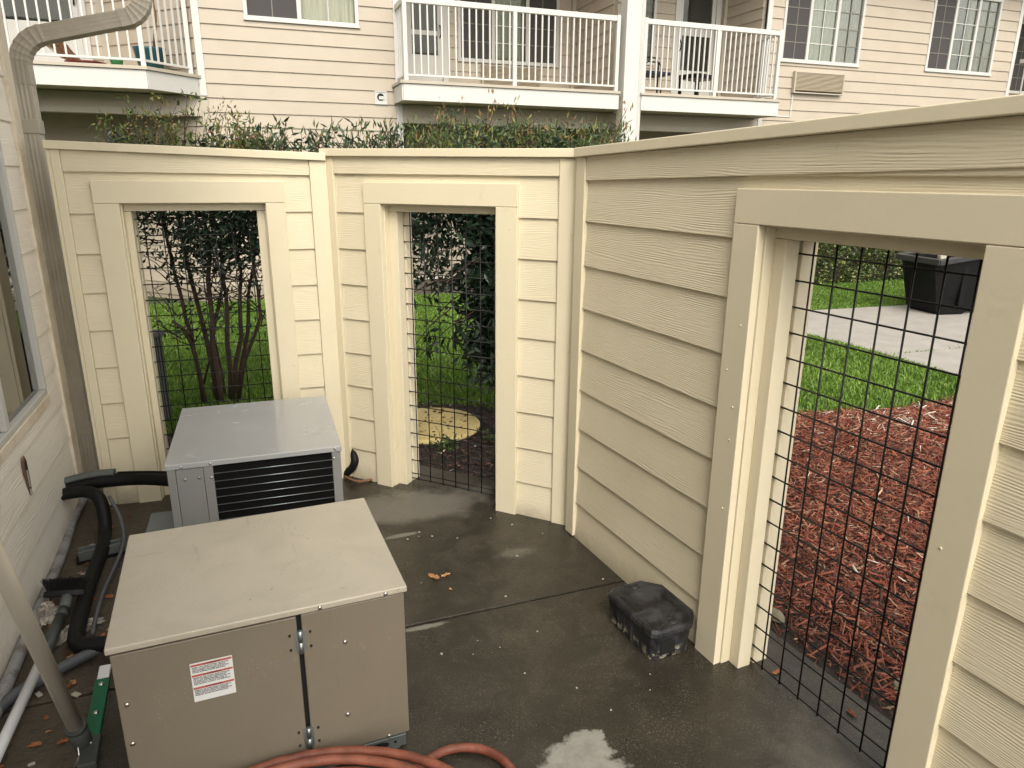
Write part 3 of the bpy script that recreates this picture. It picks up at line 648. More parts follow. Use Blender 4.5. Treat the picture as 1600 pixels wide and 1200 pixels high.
# grass
lawn = [(-8.5,4.0), (-3.2,3.2), (-3.1,3.9), (-2.7,4.3), (-2.0,4.42), (-1.5,4.6), (-1.1,4.75), (-0.8,5.02), (-0.4,5.05), (0.0,4.9), (0.9,4.7), (1.35,4.3), (1.7,4.72), (2.1,4.80), (2.44,4.87), (2.78,4.92), (3.1,5.06), (3.4,5.18), (3.75,5.0), (4.1,4.2), (4.4,3.9), (5.6,9.9), (9.0,16.0), (-8.5,12.0)]
ftn = (math.sin(aF), math.cos(aF)); ftt = (math.cos(aF), -math.sin(aF))
def grass(name, P_, dens, h0, h1, excl, label):
    x, y = scatter(P_, dens, excl); q = x*ftn[0] + y*ftn[1]; k = q < 10.85
    x, y = x[k], y[k]; n = len(x); patch = 0.5 + 0.5*np.sin(x*2.1+1.3*np.sin(y*1.7))*np.sin(y*2.6+x*0.7)
    H = R.uniform(h0, h1, n)*(0.8+0.35*patch); th = R.uniform(0, 2*math.pi, n); w_ = R.uniform(0.0032, 0.0065, n)*(1 + 0.07*np.maximum(0, y-5))
    lean = R.uniform(0.1, 0.9, n)*H; ph = R.uniform(0, 2*math.pi, n)
    b = np.stack([x, y, gz(x, y)-0.006], 1); s = np.stack([np.cos(th), np.sin(th), 0*th], 1)*w_[:, None]; up = np.array([0,0,1.0]); l = np.stack([np.cos(ph), np.sin(ph), 0*ph], 1)
    mid = b + l*(lean*0.3)[:, None] + up*(H*0.6)[:, None]; tip = b + l*lean[:, None] + up*(H*0.92)[:, None]
    V = np.stack([b-s, b+s, mid+s*0.8, tip, mid-s*0.8], 1).reshape(-1, 3)
    p2 = 0.5+0.5*np.sin(x*5.3+2*np.cos(y*4.1))*np.sin(y*6.1+x*1.9); t = np.clip(R.beta(2.0, 2.0, n)*0.85*(0.55+0.3*patch+0.35*p2) + (R.rand(n) > 0.97)*0.45, 0, 1)
    o = soup(name, V, 5, [(0,1,2,4)], M['grass']); 
    # add tip triangles in a second pass by building a mixed list
    bpy.data.objects.remove(o)
    N = n; idx4 = (np.array([0,1,2,4])[None] + (np.arange(N)*5)[:, None]); idx3 = (np.array([4,2,3])[None] + (np.arange(N)*5)[:, None])
    me = bpy.data.meshes.new(name); me.vertices.add(N*5); me.vertices.foreach_set('co', V.astype(np.float32).ravel())
    loops = np.concatenate([idx4.ravel(), idx3.ravel()]).astype(np.int32); me.loops.add(len(loops)); me.loops.foreach_set('vertex_index', loops)
    st = np.concatenate([np.arange(N)*4, N*4 + np.arange(N)*3]).astype(np.int32); me.polygons.add(2*N); me.polygons.foreach_set('loop_start', st)
    a = me.attributes.new('tint', 'FLOAT', 'POINT'); a.data.foreach_set('value', np.repeat(t, 5).astype(np.float32))
    me.update(calc_edges=True); me.materials.append(M['grass']); o = bpy.data.objects.new(name, me); link(o); tag(o, label, 'grass', kind='stuff'); return o
grass('grass', lawn, 3600, 0.030, 0.068, [P1, P2, bedC], 'short mown green lawn between the enclosure and the apartment building')

# ------------------------------------------------------------------ APARTMENT BUILDING across the lawn
bl = empty('apartment_building', (math.sin(aF)*dF, math.cos(aF)*dF, 0), -aF, 'two storey cream lap siding apartment building with recessed white railed balconies', 'building')
BROW = 2.6115 - 15*EXP
TOP = 5.6
SD, TR, WH = M['bldg_siding'], M['bldg_trim'], M['white']
w1 = (0.22, 1.728, 3.60, 4.95); w3 = (8.95, 10.70, 3.58, 4.95); w4 = (12.32, 14.06, 3.60, 4.95)
def face(x0, x1, z0, z1, holes=(), org=(0,0), ang=0.0, joints=True, deep=0.10):
    siding(bl, org, ang, x0, x1, z0, z1, SD, holes, BROW, th=0.019, joints=joints)
    backing(bl, org, ang, x0, x1, z0, z1, holes, TR, 0.0, deep)
def cboard(x, z0, z1, w=0.09, y=0.0, mat=None):
    MB().box(x, x+w, y-0.026, y-0.0005, z0, z1).build('corner_board', mat or TR, bl, bevel=0.003)
face(-0.33, 2.21, -0.30, TOP, [w1]); cboard(-0.42, -0.3, 2.62); cboard(-0.42, 2.63, TOP, mat=WH); cboard(2.211, -0.3, TOP, mat=WH)
face(8.70, 14.58, -0.30, TOP, [w3, w4]); cboard(8.61, -0.3, TOP, mat=WH); cboard(14.581, -0.3, TOP, mat=WH)
face(5.76, 6.05, -0.30, TOP, joints=False); face(18.01, 27.0, -0.30, TOP); cboard(17.93, -0.3, TOP, mat=WH); MB().box(18.0, 18.009, 0.0, 1.3, -0.3, TOP).build('side_wall', TR, bl)
for (p, q) in ((-7.0, -0.421), (2.302, 5.759), (6.051, 8.609), (14.672, 18.0)):
    face(p, q, 2.46, 2.625, joints=False, deep=0.14)
    MB().box(p, q, -0.022, 0.14, 2.37, 2.459).build('beam_trim', TR, bl, bevel=0.003)
    MB().box(p, q, -0.10, 1.58, 4.98+0.25, 5.40).build('upper_soffit', M['recess_wall'], bl)
# recess back and side walls
def recess(u0, u1, D, holes=(), ghole=(), right='perp'):
    e1 = u1 - (D if right == '45' else 0)
    face(u0, e1, 2.89, 5.23, holes, (0, D), 0.0, False, 0.06); face(u0, e1, -0.30, 2.62, ghole, (0, D), 0.0, False, 0.06)
    if right == '45':
        L = D*math.sqrt(2)
        for z0, z1 in ((2.89, 5.23), (-0.30, 2.62)): face(0, L, z0, z1, (), (e1, D), -math.pi/4, False, 0.05)
        MB().box(-0.05, 0.05, -0.03, 0.0, -0.3, 5.2).build('corner_board', TR, bl, (e1+0.012, D-0.012, 0), -math.pi/8, bevel=0.003)
    elif right == 'perp':
        for z0, z1 in ((2.89, 5.23), (-0.30, 2.62)): face(0.02, D-0.1, z0, z1, (), (u1, D), -math.pi/2, False, 0.05)
        MB().box(u1-0.075, u1-0.0005, D-0.10, D-0.0005, -0.3, 5.2).build('corner_board', TR, bl, bevel=0.003)
    # left return wall
    MB().box(u0-0.06, u0-0.001, 0.10, D, -0.3, 5.2).build('side_wall', TR, bl)
    # deck between the floors
recess(-7.0, -0.421, 1.2, [(-3.10, -1.80, 2.9, 5.0)], [(-3.06, -2.02, -0.08, 1.98)], '45')
recess(2.302, 5.759, 1.6, [(2.66, 3.44, 2.9, 5.0), (3.62, 5.46, 3.50, 4.95)])
recess(6.051, 8.609, 1.2, [(7.55, 8.50, 2.9, 5.0), (6.12, 7.16, 3.58, 4.95)])
recess(14.672, 18.0, 1.2, [(15.0, 17.0, 3.5, 4.95)], right='none')
# windows
window(bl, (0,0), 0, *w1[:2], *w1[2:], [(0.47,'screen'),(0.53,'curtain_white')], cols=2, muntin_h=0.34)
window(bl, (0,0), 0, *w3[:2], *w3[2:], [(0.315,'screen'),(0.365,'curtain_green'),(0.32,'curtain_grey')], cols=2)
window(bl, (0,0), 0, *w4[:2], *w4[2:], [(0.325,'screen'),(0.355,'half'),(0.32,'curtain_grey')], cols=2)
window(bl, (0,1.6), 0, 3.62, 5.46, 3.50, 4.95, [(0.33,'screen'),(0.36,'curtain_green'),(0.31,'screen')], cols=2)
window(bl, (0,1.2), 0, 6.12, 7.16, 3.58, 4.95, [(0.5,'curtain_green'),(0.5,'curtain_grey')], cols=1)
window(bl, (0,1.2), 0, 15.0, 17.0, 3.50, 4.95, [(0.5,'half'),(0.5,'screen')], cols=2)
def door(x0, x1, z0, z1, D, kind, glass_z, split=None, handle='r'):
    d = bpy.data.objects.new('door', None); d.location = (x0, D, z0); link(d, bl); W_, H = x1-x0, z1-z0
    b = MB(); b.box(0, 0.09, -0.035, 0.03, 0, H); b.box(W_-0.09, W_, -0.035, 0.03, 0, H); b.box(0.09, W_-0.09, -0.035, 0.03, H-0.09, H); b.build('frame', M['white_vinyl'], d, bevel=0.003)
    gz0 = glass_z - z0; b = MB(); b.box(0.095, W_-0.095, -0.012, 0.02, 0.01, gz0-0.001); b.box(0.095, 0.17, -0.012, 0.02, gz0, H-0.1); b.box(W_-0.17, W_-0.095, -0.012, 0.02, gz0, H-0.1); b.build('door_leaf', M['white_vinyl'], d, bevel=0.003)
    if split: MB().box(0.171, W_-0.171, -0.012, 0.02, split[0]-z0, split[1]-z0).build('cross_rail', M['white_vinyl'], d, bevel=0.002)
    MB().box(0.171, W_-0.171, 0.0, 0.004, gz0, H-0.1).build('pane', M['glass'], d)
    if kind == 'curtain_white': pleats(W_-0.36, H-0.1-gz0, 6, 0.012, 0.05).build('curtain', M['curtain_white'], d, (0.18, 0, gz0))
    else: MB().box(0.172, W_-0.172, 0.014, 0.018, gz0, H-0.1).build('screen', M['screen'], d)
    MB().box(0.1, W_-0.1, 0.2, 0.22, 0, H-0.05).build('room_interior', M['dark_room'], d)
    xh = W_-0.135 if handle == 'r' else 0.125
    b = MB(); b.tube([(xh, -0.03, 0.93), (xh+0.01, -0.06, 0.98), (xh+0.012, -0.06, 1.06), (xh, -0.03, 1.12)], 0.011, 6); b.build('handle', M['black_metal'], d)
    return d
door(2.66, 3.44, 2.90, 5.0, 1.6, 'screen', 3.56, (3.86, 3.93), 'r')
door(7.55, 8.50, 2.90, 5.0, 1.2, 'screen', 3.52, (4.10, 4.30), 'l')
door(-3.10, -1.80, 2.90, 5.0, 1.2, 'screen', 3.60, None, 'r')
door(-3.06, -2.02, -0.08, 1.98, 1.2, 'screen', 0.66, (1.18, 1.23), 'r')
st = MB().box(-3.2, -1.75, 0.85, 1.19, -0.17, -0.085).build('door_step', M['brick_purple'], bl, bevel=0.004)
for i in range(9): MB().box(-3.2+i*0.161, -3.2+i*0.161+0.152, 0.846, 1.0, -0.162, -0.080).build('brick', M['brick_purple'], bl, bevel=0.003)
# through-wall air conditioner grilles
def ac_grille(x0, x1, z0, z1, D, mat):
    e = bpy.data.objects.new('air_conditioner_grille', None); e.location = (x0, D, z0); link(e, bl); W_, H = x1-x0, z1-z0
    b = MB(); b.box(0, 0.03, -0.09, 0, 0, H); b.box(W_-0.02, W_, -0.09, 0, 0, H); b.box(0.03, W_-0.02, -0.09, 0, 0, 0.02); b.box(0.03, W_-0.02, -0.09, 0, H-0.02, H); b.build('frame', TR, e, bevel=0.003)
    MB().box(0.03, W_-0.02, -0.03, -0.01, 0.02, H-0.02).build('back_panel', M['dark_room'], e)
    n = int((H-0.04)/0.021)
    sl = MB().box(0.03, W_-0.02, -0.088, -0.05, -0.004, 0.005, Matrix.Rotation(-0.35, 4, 'X')).mesh('slat'); sl.materials.append(mat)
    for i in range(n): share('slat', sl, e, (0, 0, 0.03 + i*(H-0.05)/n))
    return e
ac_grille(9.26, 10.37, 3.075, 3.43, 0, M['ac_grille']); ac_grille(4.02, 5.11, 3.02, 3.46, 1.6, M['ac_grille'])
b = MB(); b.box(0, 0.02, -0.03, 0, -0.38, 0); b.box(-1.2, 0.02, -0.03, 0, -0.40, -0.381); b.build('drain_pipe', WH, bl, (9.29, 0, 3.075))
# small round exhaust vent
v = bpy.data.objects.new('exhaust_vent', None); v.location = (1.99, -0.018, 2.70); link(v, bl)
b = MB(); b.box(-0.09, 0.09, -0.014, 0, -0.09, -0.075); b.box(-0.09, 0.09, -0.014, 0, 0.075, 0.09); b.box(-0.09, -0.075, -0.014, 0, -0.075, 0.075); b.box(0.075, 0.09, -0.014, 0, -0.075, 0.075); b.box(-0.075, 0.075, -0.006, 0, -0.075, 0.075); b.build('vent_plate', WH, v, bevel=0.002)
MB().lathe([(0.05, 0), (0.05, 0.004)], 20, M=Matrix.Translation((-0.005, -0.007, 0.01)) @ Matrix.Rotation(math.pi/2, 4, 'X')).build('vent_opening', M['dark_room'], v)
b = MB(); b.box(-0.03, 0.045, -0.016, -0.012, -0.022, 0.022); b.build('damper_flap', WH, v)
# balconies
def balcony(poly_front, right_end=None, x_left=0, niche=(0,0,1.2), label=None, posts=(), rail=(), name='balcony'):
    e = bpy.data.objects.new(name, None); e.location = (0, 0, 0); link(e, bl)
    # deck: polygon front outline (list of (u,v)) closed through the niche
    u0, u1, D = niche
    pts = poly_front + [(u1-0.001, 0.0), (u1-0.001, D), (u0+0.001, D), (u0+0.001, 0.0)]
    core = MB(); core.prism(pts, 2.635, 2.842, 'z'); core.build('deck', M['recess_wall'], e)
    fr = [(u, v) for u, v in poly_front]
    for (a, c) in zip(fr, fr[1:]):
        L = math.hypot(c[0]-a[0], c[1]-a[1]); an = math.atan2(c[1]-a[1], c[0]-a[0])
        MB().box(-0.004, L+0.004, -0.022, -0.001, 2.625, 2.838).build('fascia_board', WH, e, (a[0], a[1], 0), an, bevel=0.002)
        MB().box(-0.02, L+0.02, -0.045, 0.08, 2.843, 2.882).build('deck_edge', TR, e, (a[0], a[1], 0), an, bevel=0.003)
    # railing
    bal = MB().box(-0.010, 0.010, -0.010, 0.010, 0, 1.0).mesh('baluster'); bal.materials.append(WH)
    for (a, c, n, zt) in rail:
        L = math.hypot(c[0]-a[0], c[1]-a[1]); an = math.atan2(c[1]-a[1], c[0]-a[0])
        MB().box(0, L, -0.022, 0.022, zt-0.075, zt).build('top_rail', WH, e, (a[0], a[1], 0), an, bevel=0.006)
        MB().box(0, L, -0.014, 0.014, 2.945, 2.972).build('bottom_rail', WH, e, (a[0], a[1], 0), an, bevel=0.003)
        for i in range(1, n):
            q = i/n; o = share('baluster', bal, e, (a[0]+(c[0]-a[0])*q, a[1]+(c[1]-a[1])*q, 2.9725), an); o.scale = (1, 1, zt-0.0755-2.9725)
    for (u, v_, zt) in posts:
        MB().box(u-0.028, u+0.028, v_-0.028, v_+0.028, 2.8825, zt).build('rail_post', WH, e, bevel=0.003)
    return e
V_ = -0.60; Z_ = 3.93
balcony([(-7.0, -0.60), (-0.98, -0.60), (-0.42, -0.002)], niche=(-7.0, -0.421, 1.199), rail=[((-6.9,-0.56),(-1.02,-0.56),52,Z_), ((-0.98,-0.52),(-0.50,-0.03),7,Z_)], posts=[(-1.0,-0.55,Z_-0.076), (-0.50,-0.03,Z_+0.02), (-3.0,-0.56,Z_-0.076)])
balcony([(2.20, -0.002), (2.20, -0.60), (5.52, -0.60)], niche=(2.303, 5.758, 1.599), rail=[((2.27,-0.56),(5.46,-0.56),32,Z_), ((2.25,-0.04),(2.25,-0.53),4,Z_)], posts=[(2.25,-0.56,Z_+0.01), (3.84,-0.56,Z_-0.076), (5.49,-0.56,Z_+0.01)])
balcony([(5.92, -0.60), (8.52, -0.60), (8.52, -0.002)], niche=(6.052, 8.608, 1.199), rail=[((5.99,-0.56),(8.46,-0.56),26,Z_), ((8.47,-0.53),(8.47,-0.04),5,Z_)], posts=[(5.96,-0.56,Z_+0.01), (7.27,-0.56,Z_-0.076), (8.47,-0.56,Z_+0.01)])
balcony([(14.75, -0.002), (14.75, -0.60), (18.0, -0.60)], niche=(14.673, 17.99, 1.199), rail=[((14.82,-0.56),(18.0,-0.56),30,Z_), ((14.80,-0.04),(14.80,-0.53),4,Z_)], posts=[(14.80,-0.56,Z_+0.01)])
# the tall post with a downspout between two balconies
b = MB(); b.box(5.60, 5.84, -0.62, -0.42, -0.3, 5.6); b.build('column', WH, bl, bevel=0.004)
b = MB(); 
for k in range(4): b.box(5.845+k*0.02, 5.861+k*0.02, -0.60, -0.52, -0.3, 5.6)
b.box(5.841, 5.925, -0.595, -0.525, -0.3, 5.6); b.build('column_downspout', M['white_vinyl'], bl)
# roof over everything, far above the picture
MB().box(-7.2, 27.2, -0.85, 6.0, 5.601, 5.75).build('eave', TR, bl)
b = MB(); b.prism([(-0.9,5.751),(6.0,8.2),(12.5,5.751)], -7.3, 27.3, 'x'); b.build('roof', M['brown_box'], bl)
MB().box(-7.0, 27.0, 3.0, 11.5, -0.3, 5.6).build('building_core', TR, bl)

# things on the balconies
def place_local(fr, u, v_, z): 
    c, s = math.cos(-aF), math.sin(-aF); return (math.sin(aF)*dF + c*u - s*v_, math.cos(aF)*dF + s*u + c*v_, z)
t = empty('patio_chair', place_local(bl, 6.55, 0.30, 2.883), -aF + 0.15, 'dark tube framed patio chair behind the railing of the middle right balcony', 'chair')
b = MB()
b.tube([(-0.25,0.2,0.0),(-0.25,0.2,0.62),(-0.2,0.2,0.70),(0.30,0.2,0.70),(0.37,0.2,0.62),(0.37,0.2,0.0)], 0.013, 8)
b.build('back_frame', M['black_metal'], t)
b = MB(); b.tube([(-0.25,-0.2,0.0),(-0.25,-0.2,0.5),(-0.18,-0.2,0.56),(0.05,-0.2,0.56),(0.12,-0.2,0.48),(0.12,-0.2,0.0)], 0.012, 8); b.build('arm_frame', M['black_metal'], t)
MB().box(-0.25, 0.33, -0.2, 0.22, 0.38, 0.43).build('seat', M['blue_fabric'], t, bevel=0.01)
t = empty('side_table', place_local(bl, 7.52, 0.30, 2.883), -aF + 0.4, 'small square black side table behind the right end of the balcony railing', 'table')
MB().box(-0.27, 0.27, -0.2, 0.2, 0.36, 0.43).build('table_top', M['black_metal'], t, bevel=0.004)
for sx, sy in ((-1,-1),(1,-1),(1,1),(-1,1)): MB().box(sx*0.245-0.02, sx*0.245+0.02, sy*0.175-0.02, sy*0.175+0.02, 0, 0.36).build('leg', M['black_metal'], t)
MB().box(-0.26, 0.26, -0.19, -0.16, 0.03, 0.075).build('foot_rail', M['black_metal'], t)
t = empty('teal_pot', place_local(bl, -0.98, 0.12, 2.883), 0, 'large teal plant pot in the corner of the left balcony with a bare stem', 'plant pot')
MB().lathe([(0.13,0),(0.19,0.28),(0.20,0.31),(0.175,0.31),(0.16,0.26)], 24).build('pot', M['teal'], t)
b = MB(); b.tube([(0.06,0,0.25),(0.13,0.02,0.7),(0.10,0.0,1.15),(0.16,0.03,1.6)], [0.02,0.016,0.012,0.006], 7)
for i in range(16):
    z = rnd.uniform(0.8,1.55); a = rnd.uniform(0,6.3); b.tube([(0.12,0.01,z),(0.12+0.12*math.cos(a),0.01+0.12*math.sin(a),z+0.12)], 0.004, 4)
b.build('bare_stem', M['dry_plant'], t)
t = empty('dried_bush', place_local(bl, -1.72, 0.05, 2.883), 0, 'dead brown bush leaning out of a dark red dish on the left balcony', 'plant')
MB().lathe([(0.14,0),(0.23,0.07),(0.235,0.09),(0.2,0.08)], 24).build('dish', M['red_dish'], t)
b = MB()
for i in range(150):
    a = rnd.uniform(-0.35,0.35); l = rnd.uniform(0.3,0.62); x = -l*math.cos(0.75+a*0.6)-0.05; z = l*math.sin(0.75+a*0.6)+0.05; y = rnd.uniform(-0.1,0.1)
    b.tube([(rnd.uniform(-0.1,0.02),y*0.3,0.06),(x*0.55+rnd.uniform(-.03,.03),y*0.7,z*0.5+rnd.uniform(-.03,.03)),(x,y,z)], [0.005,0.004,0.003], 4)
    b.box(-0.014,0.014,-0.006,0.006,-0.004,0.004, Matrix.Translation((x,y,z)) @ Matrix.Rotation(rnd.uniform(0,3),4,'Y'))
b.build('dead_twigs', M['dry_plant'], t)
t = MB().lathe([(0.05,0),(0.075,0.09),(0.08,0.12),(0.06,0.11)], 18).build('green_pot', M['green_pot'], None, place_local(bl, -1.33, -0.25, 2.883)); tag(t, 'small bright green flower pot on the left balcony floor', 'plant pot')
# planter trough against the building, seen through the middle wire window
t = empty('planter_trough', place_local(bl, 2.6, -0.18, -0.19), -aF, 'long weathered brown trough on the ground against the white wall', 'planter')
b = MB(); b.prism([(-0.45,0),(0.62,0),(0.82,0.16),(0.50,0.30),(-0.45,0.31)], -0.2, 0.05, 'y'); b.build('trough_body', M['brown_box'], t, bevel=0.01)
MB().box(-0.47, 0.5, -0.22, 0.06, 0.302, 0.325).build('rim', M['bldg_trim'], t, bevel=0.004)

# ------------------------------------------------------------------ shrubs
def leaves(name, c, L, Wd, mat, parent, tint, up=0.2, spread=1.0):
    n = len(c); th = R.uniform(0, 2*math.pi, n); el = np.clip(R.normal(up, 0.6*spread, n), -1.4, 1.45)
    d = np.stack([np.cos(th)*np.cos(el), np.sin(th)*np.cos(el), np.sin(el)], 1)
    r_ = R.normal(size=(n, 3)); s = np.cross(d, r_); s /= np.linalg.norm(s, axis=1)[:, None] + 1e-9; nn = np.cross(d, s)
    Ls = L*R.uniform(0.6, 1.25, n); Ws = Wd*R.uniform(0.7, 1.2, n)
    V = np.stack([c, c + d*(Ls*0.42)[:, None] + s*(Ws*0.5)[:, None] + nn*(Ws*0.16)[:, None], c + d*Ls[:, None] - nn*(Ls*0.08)[:, None], c + d*(Ls*0.42)[:, None] - s*(Ws*0.5)[:, None] + nn*(Ws*0.16)[:, None]], 1).reshape(-1, 3)
    o = soup(name, V, 4, [(0,1,2),(0,2,3)], mat, parent, attr=tint); tag(o, kind='stuff'); return o
def clumps(n, centers, spread, per):
    cs = []
    for i in range(n):
        c = centers(); cs.append(np.array(c) + R.normal(size=(per, 3))*np.array(spread))
    return np.concatenate(cs)
# multi-stem shrub behind wall A (stem lines measured in metres in the plane of the shrub)
shA = empty('multi_stem_shrub', (-2.2, 5.15, -0.055), 0, 'tall dark shrub of many bare stems seen through the left wire window', 'shrub')
def ray(px, py, Y):
    x = (px-800)/1102.4; y = -(py-600)/1102.4; c, s = math.cos(0.0068), math.sin(0.0068); x, y = c*x-s*y, s*x+c*y
    p = 0.2852; f_ = math.cos(p) + y*math.sin(p); z = y*math.cos(p) - math.sin(p); return (x/f_*Y, Y, 1.615 + z/f_*Y)
STEMS = [([(322,634),(307,563),(298,533),(285,513),(270,502)],5.10,0.030,0.020),
 ([(300,540),(299,520),(292,505),(283,463),(273,427),(267,400),(260,370),(256,343),(250,300)],5.14,0.026,0.016),
 ([(340,636),(333,577),(324,537),(317,507),(303,453),(293,413),(287,390),(280,352),(276,300)],5.22,0.036,0.017),
 ([(347,636),(340,587),(332,537),(332,503),(325,437),(328,397),(333,360),(330,300)],5.12,0.042,0.018),
 ([(354,632),(347,583),(338,542),(334,520),(345,470),(352,420)],5.30,0.018,0.009),
 ([(362,632),(360,577),(355,537),(355,487),(353,460),(347,427),(345,377),(350,310)],5.18,0.036,0.016),
 ([(368,630),(368,570),(377,525),(375,487),(375,457),(377,427),(368,377),(365,320)],5.26,0.032,0.016),
 ([(372,628),(382,563),(397,525),(407,495),(403,453),(392,393),(396,330)],5.08,0.026,0.014),
 ([(370,626),(377,573),(387,520),(388,500),(388,460),(395,420),(400,380),(398,320)],5.34,0.030,0.014),
 ([(318,600),(328,560),(333,510),(344,460),(360,400),(372,340)],5.4,0.016,0.008)]
tips = []
for pts, Y, r0, r1 in STEMS:
    P_ = [Vector(ray(a, b_, Y + 0.02*math.sin(i*1.7))) - Vector((-2.2, 5.15, -0.055)) for i, (a, b_) in enumerate(pts)]
    n = len(P_); rr = [0.62*(r0 + (r1-r0)*i/(n-1)) for i in range(n)]
    b = MB(); b.tube(P_, rr, 8); b.build('stem', M['bark'], shA); tips += P_[n//2:]
tw = MB()
for i in range(210):
    p = rnd.choice(tips) + Vector((rnd.uniform(-.03,.03), rnd.uniform(-.05,.05), rnd.uniform(-0.1,0.1))); a = rnd.uniform(0, 6.28); l = rnd.uniform(0.12, 0.38)
    q = p + Vector((math.cos(a)*l, math.sin(a)*l*0.8, rnd.uniform(-0.08, 0.26))); m_ = (p+q)/2 + Vector((0,0,rnd.uniform(-.02,.04)))
    if q.x + 2.2*0 > 2: continue
    tw.tube([p, m_, q], [0.005, 0.0035, 0.002], 4)
tw.build('twigs', M['bark'], shA)
def cA():
    t = rnd.random()
    x = rnd.uniform(-0.55, 0.85); z = rnd.choice((1.05 + abs(rnd.gauss(0, 0.45)), rnd.uniform(1.25, 1.8))); z = min(z, 1.85)
    if x < -0.25 and z < 1.35 and rnd.random() < 0.75: x += 0.5
    return (x*1.0, rnd.uniform(-0.35, 0.45), z)
cc = clumps(520, cA, (0.06, 0.06, 0.06), 15)
leaves('foliage', cc, 0.062, 0.022, M['leaf_dark'], shA, np.clip(R.beta(1.6, 2.4, len(cc))*0.95 + (R.rand(len(cc)) > 0.985)*0.35, 0, 1), -0.15)
cc = clumps(46, lambda: (rnd.uniform(-0.55, 0.9), rnd.uniform(-0.3, 0.3), rnd.uniform(0.45, 1.05)), (0.07, 0.07, 0.05), 7)
leaves('low_foliage', cc, 0.065, 0.020, M['leaf_dark'], shA, R.beta(1.5, 2.5, len(cc))*0.9, -0.5)
# top growth over wall A: yellow green and rusty sprays
def spray(parent, x, y, z, h, mat, leaf=0.035, n=14, lean=(0,0), tint=None, wid=0.3):
    b = MB(); pts = []; a0 = rnd.uniform(-0.35, 0.35) + lean[0]; a1 = rnd.uniform(-0.3, 0.3) + lean[1]
    for i in range(5): q = i/4; pts.append((x + a0*h*q*q, y + a1*h*q*q, z + h*q))
    b.tube(pts, [0.0035,0.003,0.0025,0.002,0.0012], 4)
    cs = [np.array(pts[min(4, int(q*4.99))]) * 1.0 + np.array([rnd.gauss(0, 0.018), rnd.gauss(0, 0.018), rnd.gauss(0, 0.02)]) for q in [rnd.uniform(0.25, 1) for _ in range(n)]]
    return b, cs
def sprays(parent, nm, count, xr, yr, z0, hr, mat, leaf, wd, n, tintf, name='foliage', up=0.7, profile=None):
    sb = MB(); allc = []
    for i in range(count):
        x = rnd.uniform(*xr); y = rnd.uniform(*yr); h = rnd.uniform(*hr)*(profile(x) if profile else 1)
        b, cs = spray(parent, x, y, z0, h, mat, leaf, n); off = len(sb.v); sb.v += b.v; sb.f += [tuple(i_+off for i_ in f) for f in b.f]; sb.sm += b.sm; allc += cs
    tag(sb.build('sprigs', M['bark'], parent), kind='stuff'); cc = np.array(allc)
    return leaves(name, cc, leaf, wd, mat, parent, tintf(len(cc)), up, 0.8)
sprays(shA, 'x', 75, (-0.52, 0.62), (-0.45, 0.0), 1.70, (0.15, 0.46), M['leaf_mixed'], 0.040, 0.013, 30, lambda n: np.clip(R.beta(1.9,1.1,n)*0.97, 0, 1), 'top_foliage', profile=lambda x: 1.0 if -0.35 < x < 0.25 else 0.75)
cc = clumps(100, lambda: (rnd.uniform(-0.50, 0.72), rnd.uniform(-0.4, 0.2), rnd.uniform(1.5, 1.86 if rnd.random() < .7 else 1.93)), (0.05,0.05,0.035), 22)
leaves('dense_top_foliage', cc, 0.05, 0.017, M['leaf_blue'], shA, R.beta(1.5,1.9,len(cc)), 0.4)
# sparse nandina between the walls
shN = empty('nandina_shrub', (-1.15, 4.70, -0.045), 0, 'sparse shrub of pointed leaves rising over the joint between left and middle walls', 'shrub')
for i in range(7):
    x = rnd.uniform(-0.3,0.35); MB().tube([(x*0.5,0,0),(x*0.8,0.03,0.8),(x,0.02,1.6),(x*1.05,0,1.85)], [0.012,0.010,0.007,0.003], 6).build('stem', M['bark'], shN)
sprays(shN, 'x', 100, (-0.46, 0.50), (-0.2, 0.15), 1.62, (0.10, 0.34), M['leaf_blue'], 0.062, 0.017, 13, lambda n: R.beta(1.5,1.7,n), up=0.85)
# dense shrub behind wall B
shB = empty('dense_shrub', (-0.05, 4.62, -0.045), 0, 'dense dark green shrub with grassy top growth behind the middle wall', 'shrub')
for i, (x, y) in enumerate(((-0.03,0.10),(0.02,0.18),(0.06,0.04),(0.12,0.1),(0.22,0.0),(0.4,0.1))):
    MB().tube([(x+0.02*math.sin(i),y,0),(x-0.05,y,0.6),(x-0.15+0.02*math.sin(2*i),y+0.02,1.2),(x-0.22+0.05*math.sin(i),y,1.75)], [0.020,0.017,0.013,0.008], 7).build('stem', M['bark'], shB)
cc = clumps(520, lambda: (rnd.uniform(-0.22, 0.15) if rnd.random() < 0.6 else rnd.uniform(-0.12, 0.75), rnd.uniform(-0.32, 0.35), rnd.uniform(0.45, 1.78)), (0.05,0.06,0.06), 18)
leaves('foliage', cc, 0.080, 0.033, M['leaf_dark'], shB, R.beta(1.3,2.2,len(cc))*0.9, -0.25)
cc = clumps(230, lambda: (rnd.uniform(-0.72, 0.2), rnd.uniform(-0.12, 0.3), rnd.uniform(1.02, 1.75) if rnd.random() < .5 else rnd.uniform(1.3,1.78)), (0.06,0.06,0.05), 14)
leaves('hanging_foliage', cc, 0.065, 0.026, M['leaf_dark'], shB, R.beta(1.3,2.2,len(cc))*0.9, -0.5)
brn = MB(); cs = []
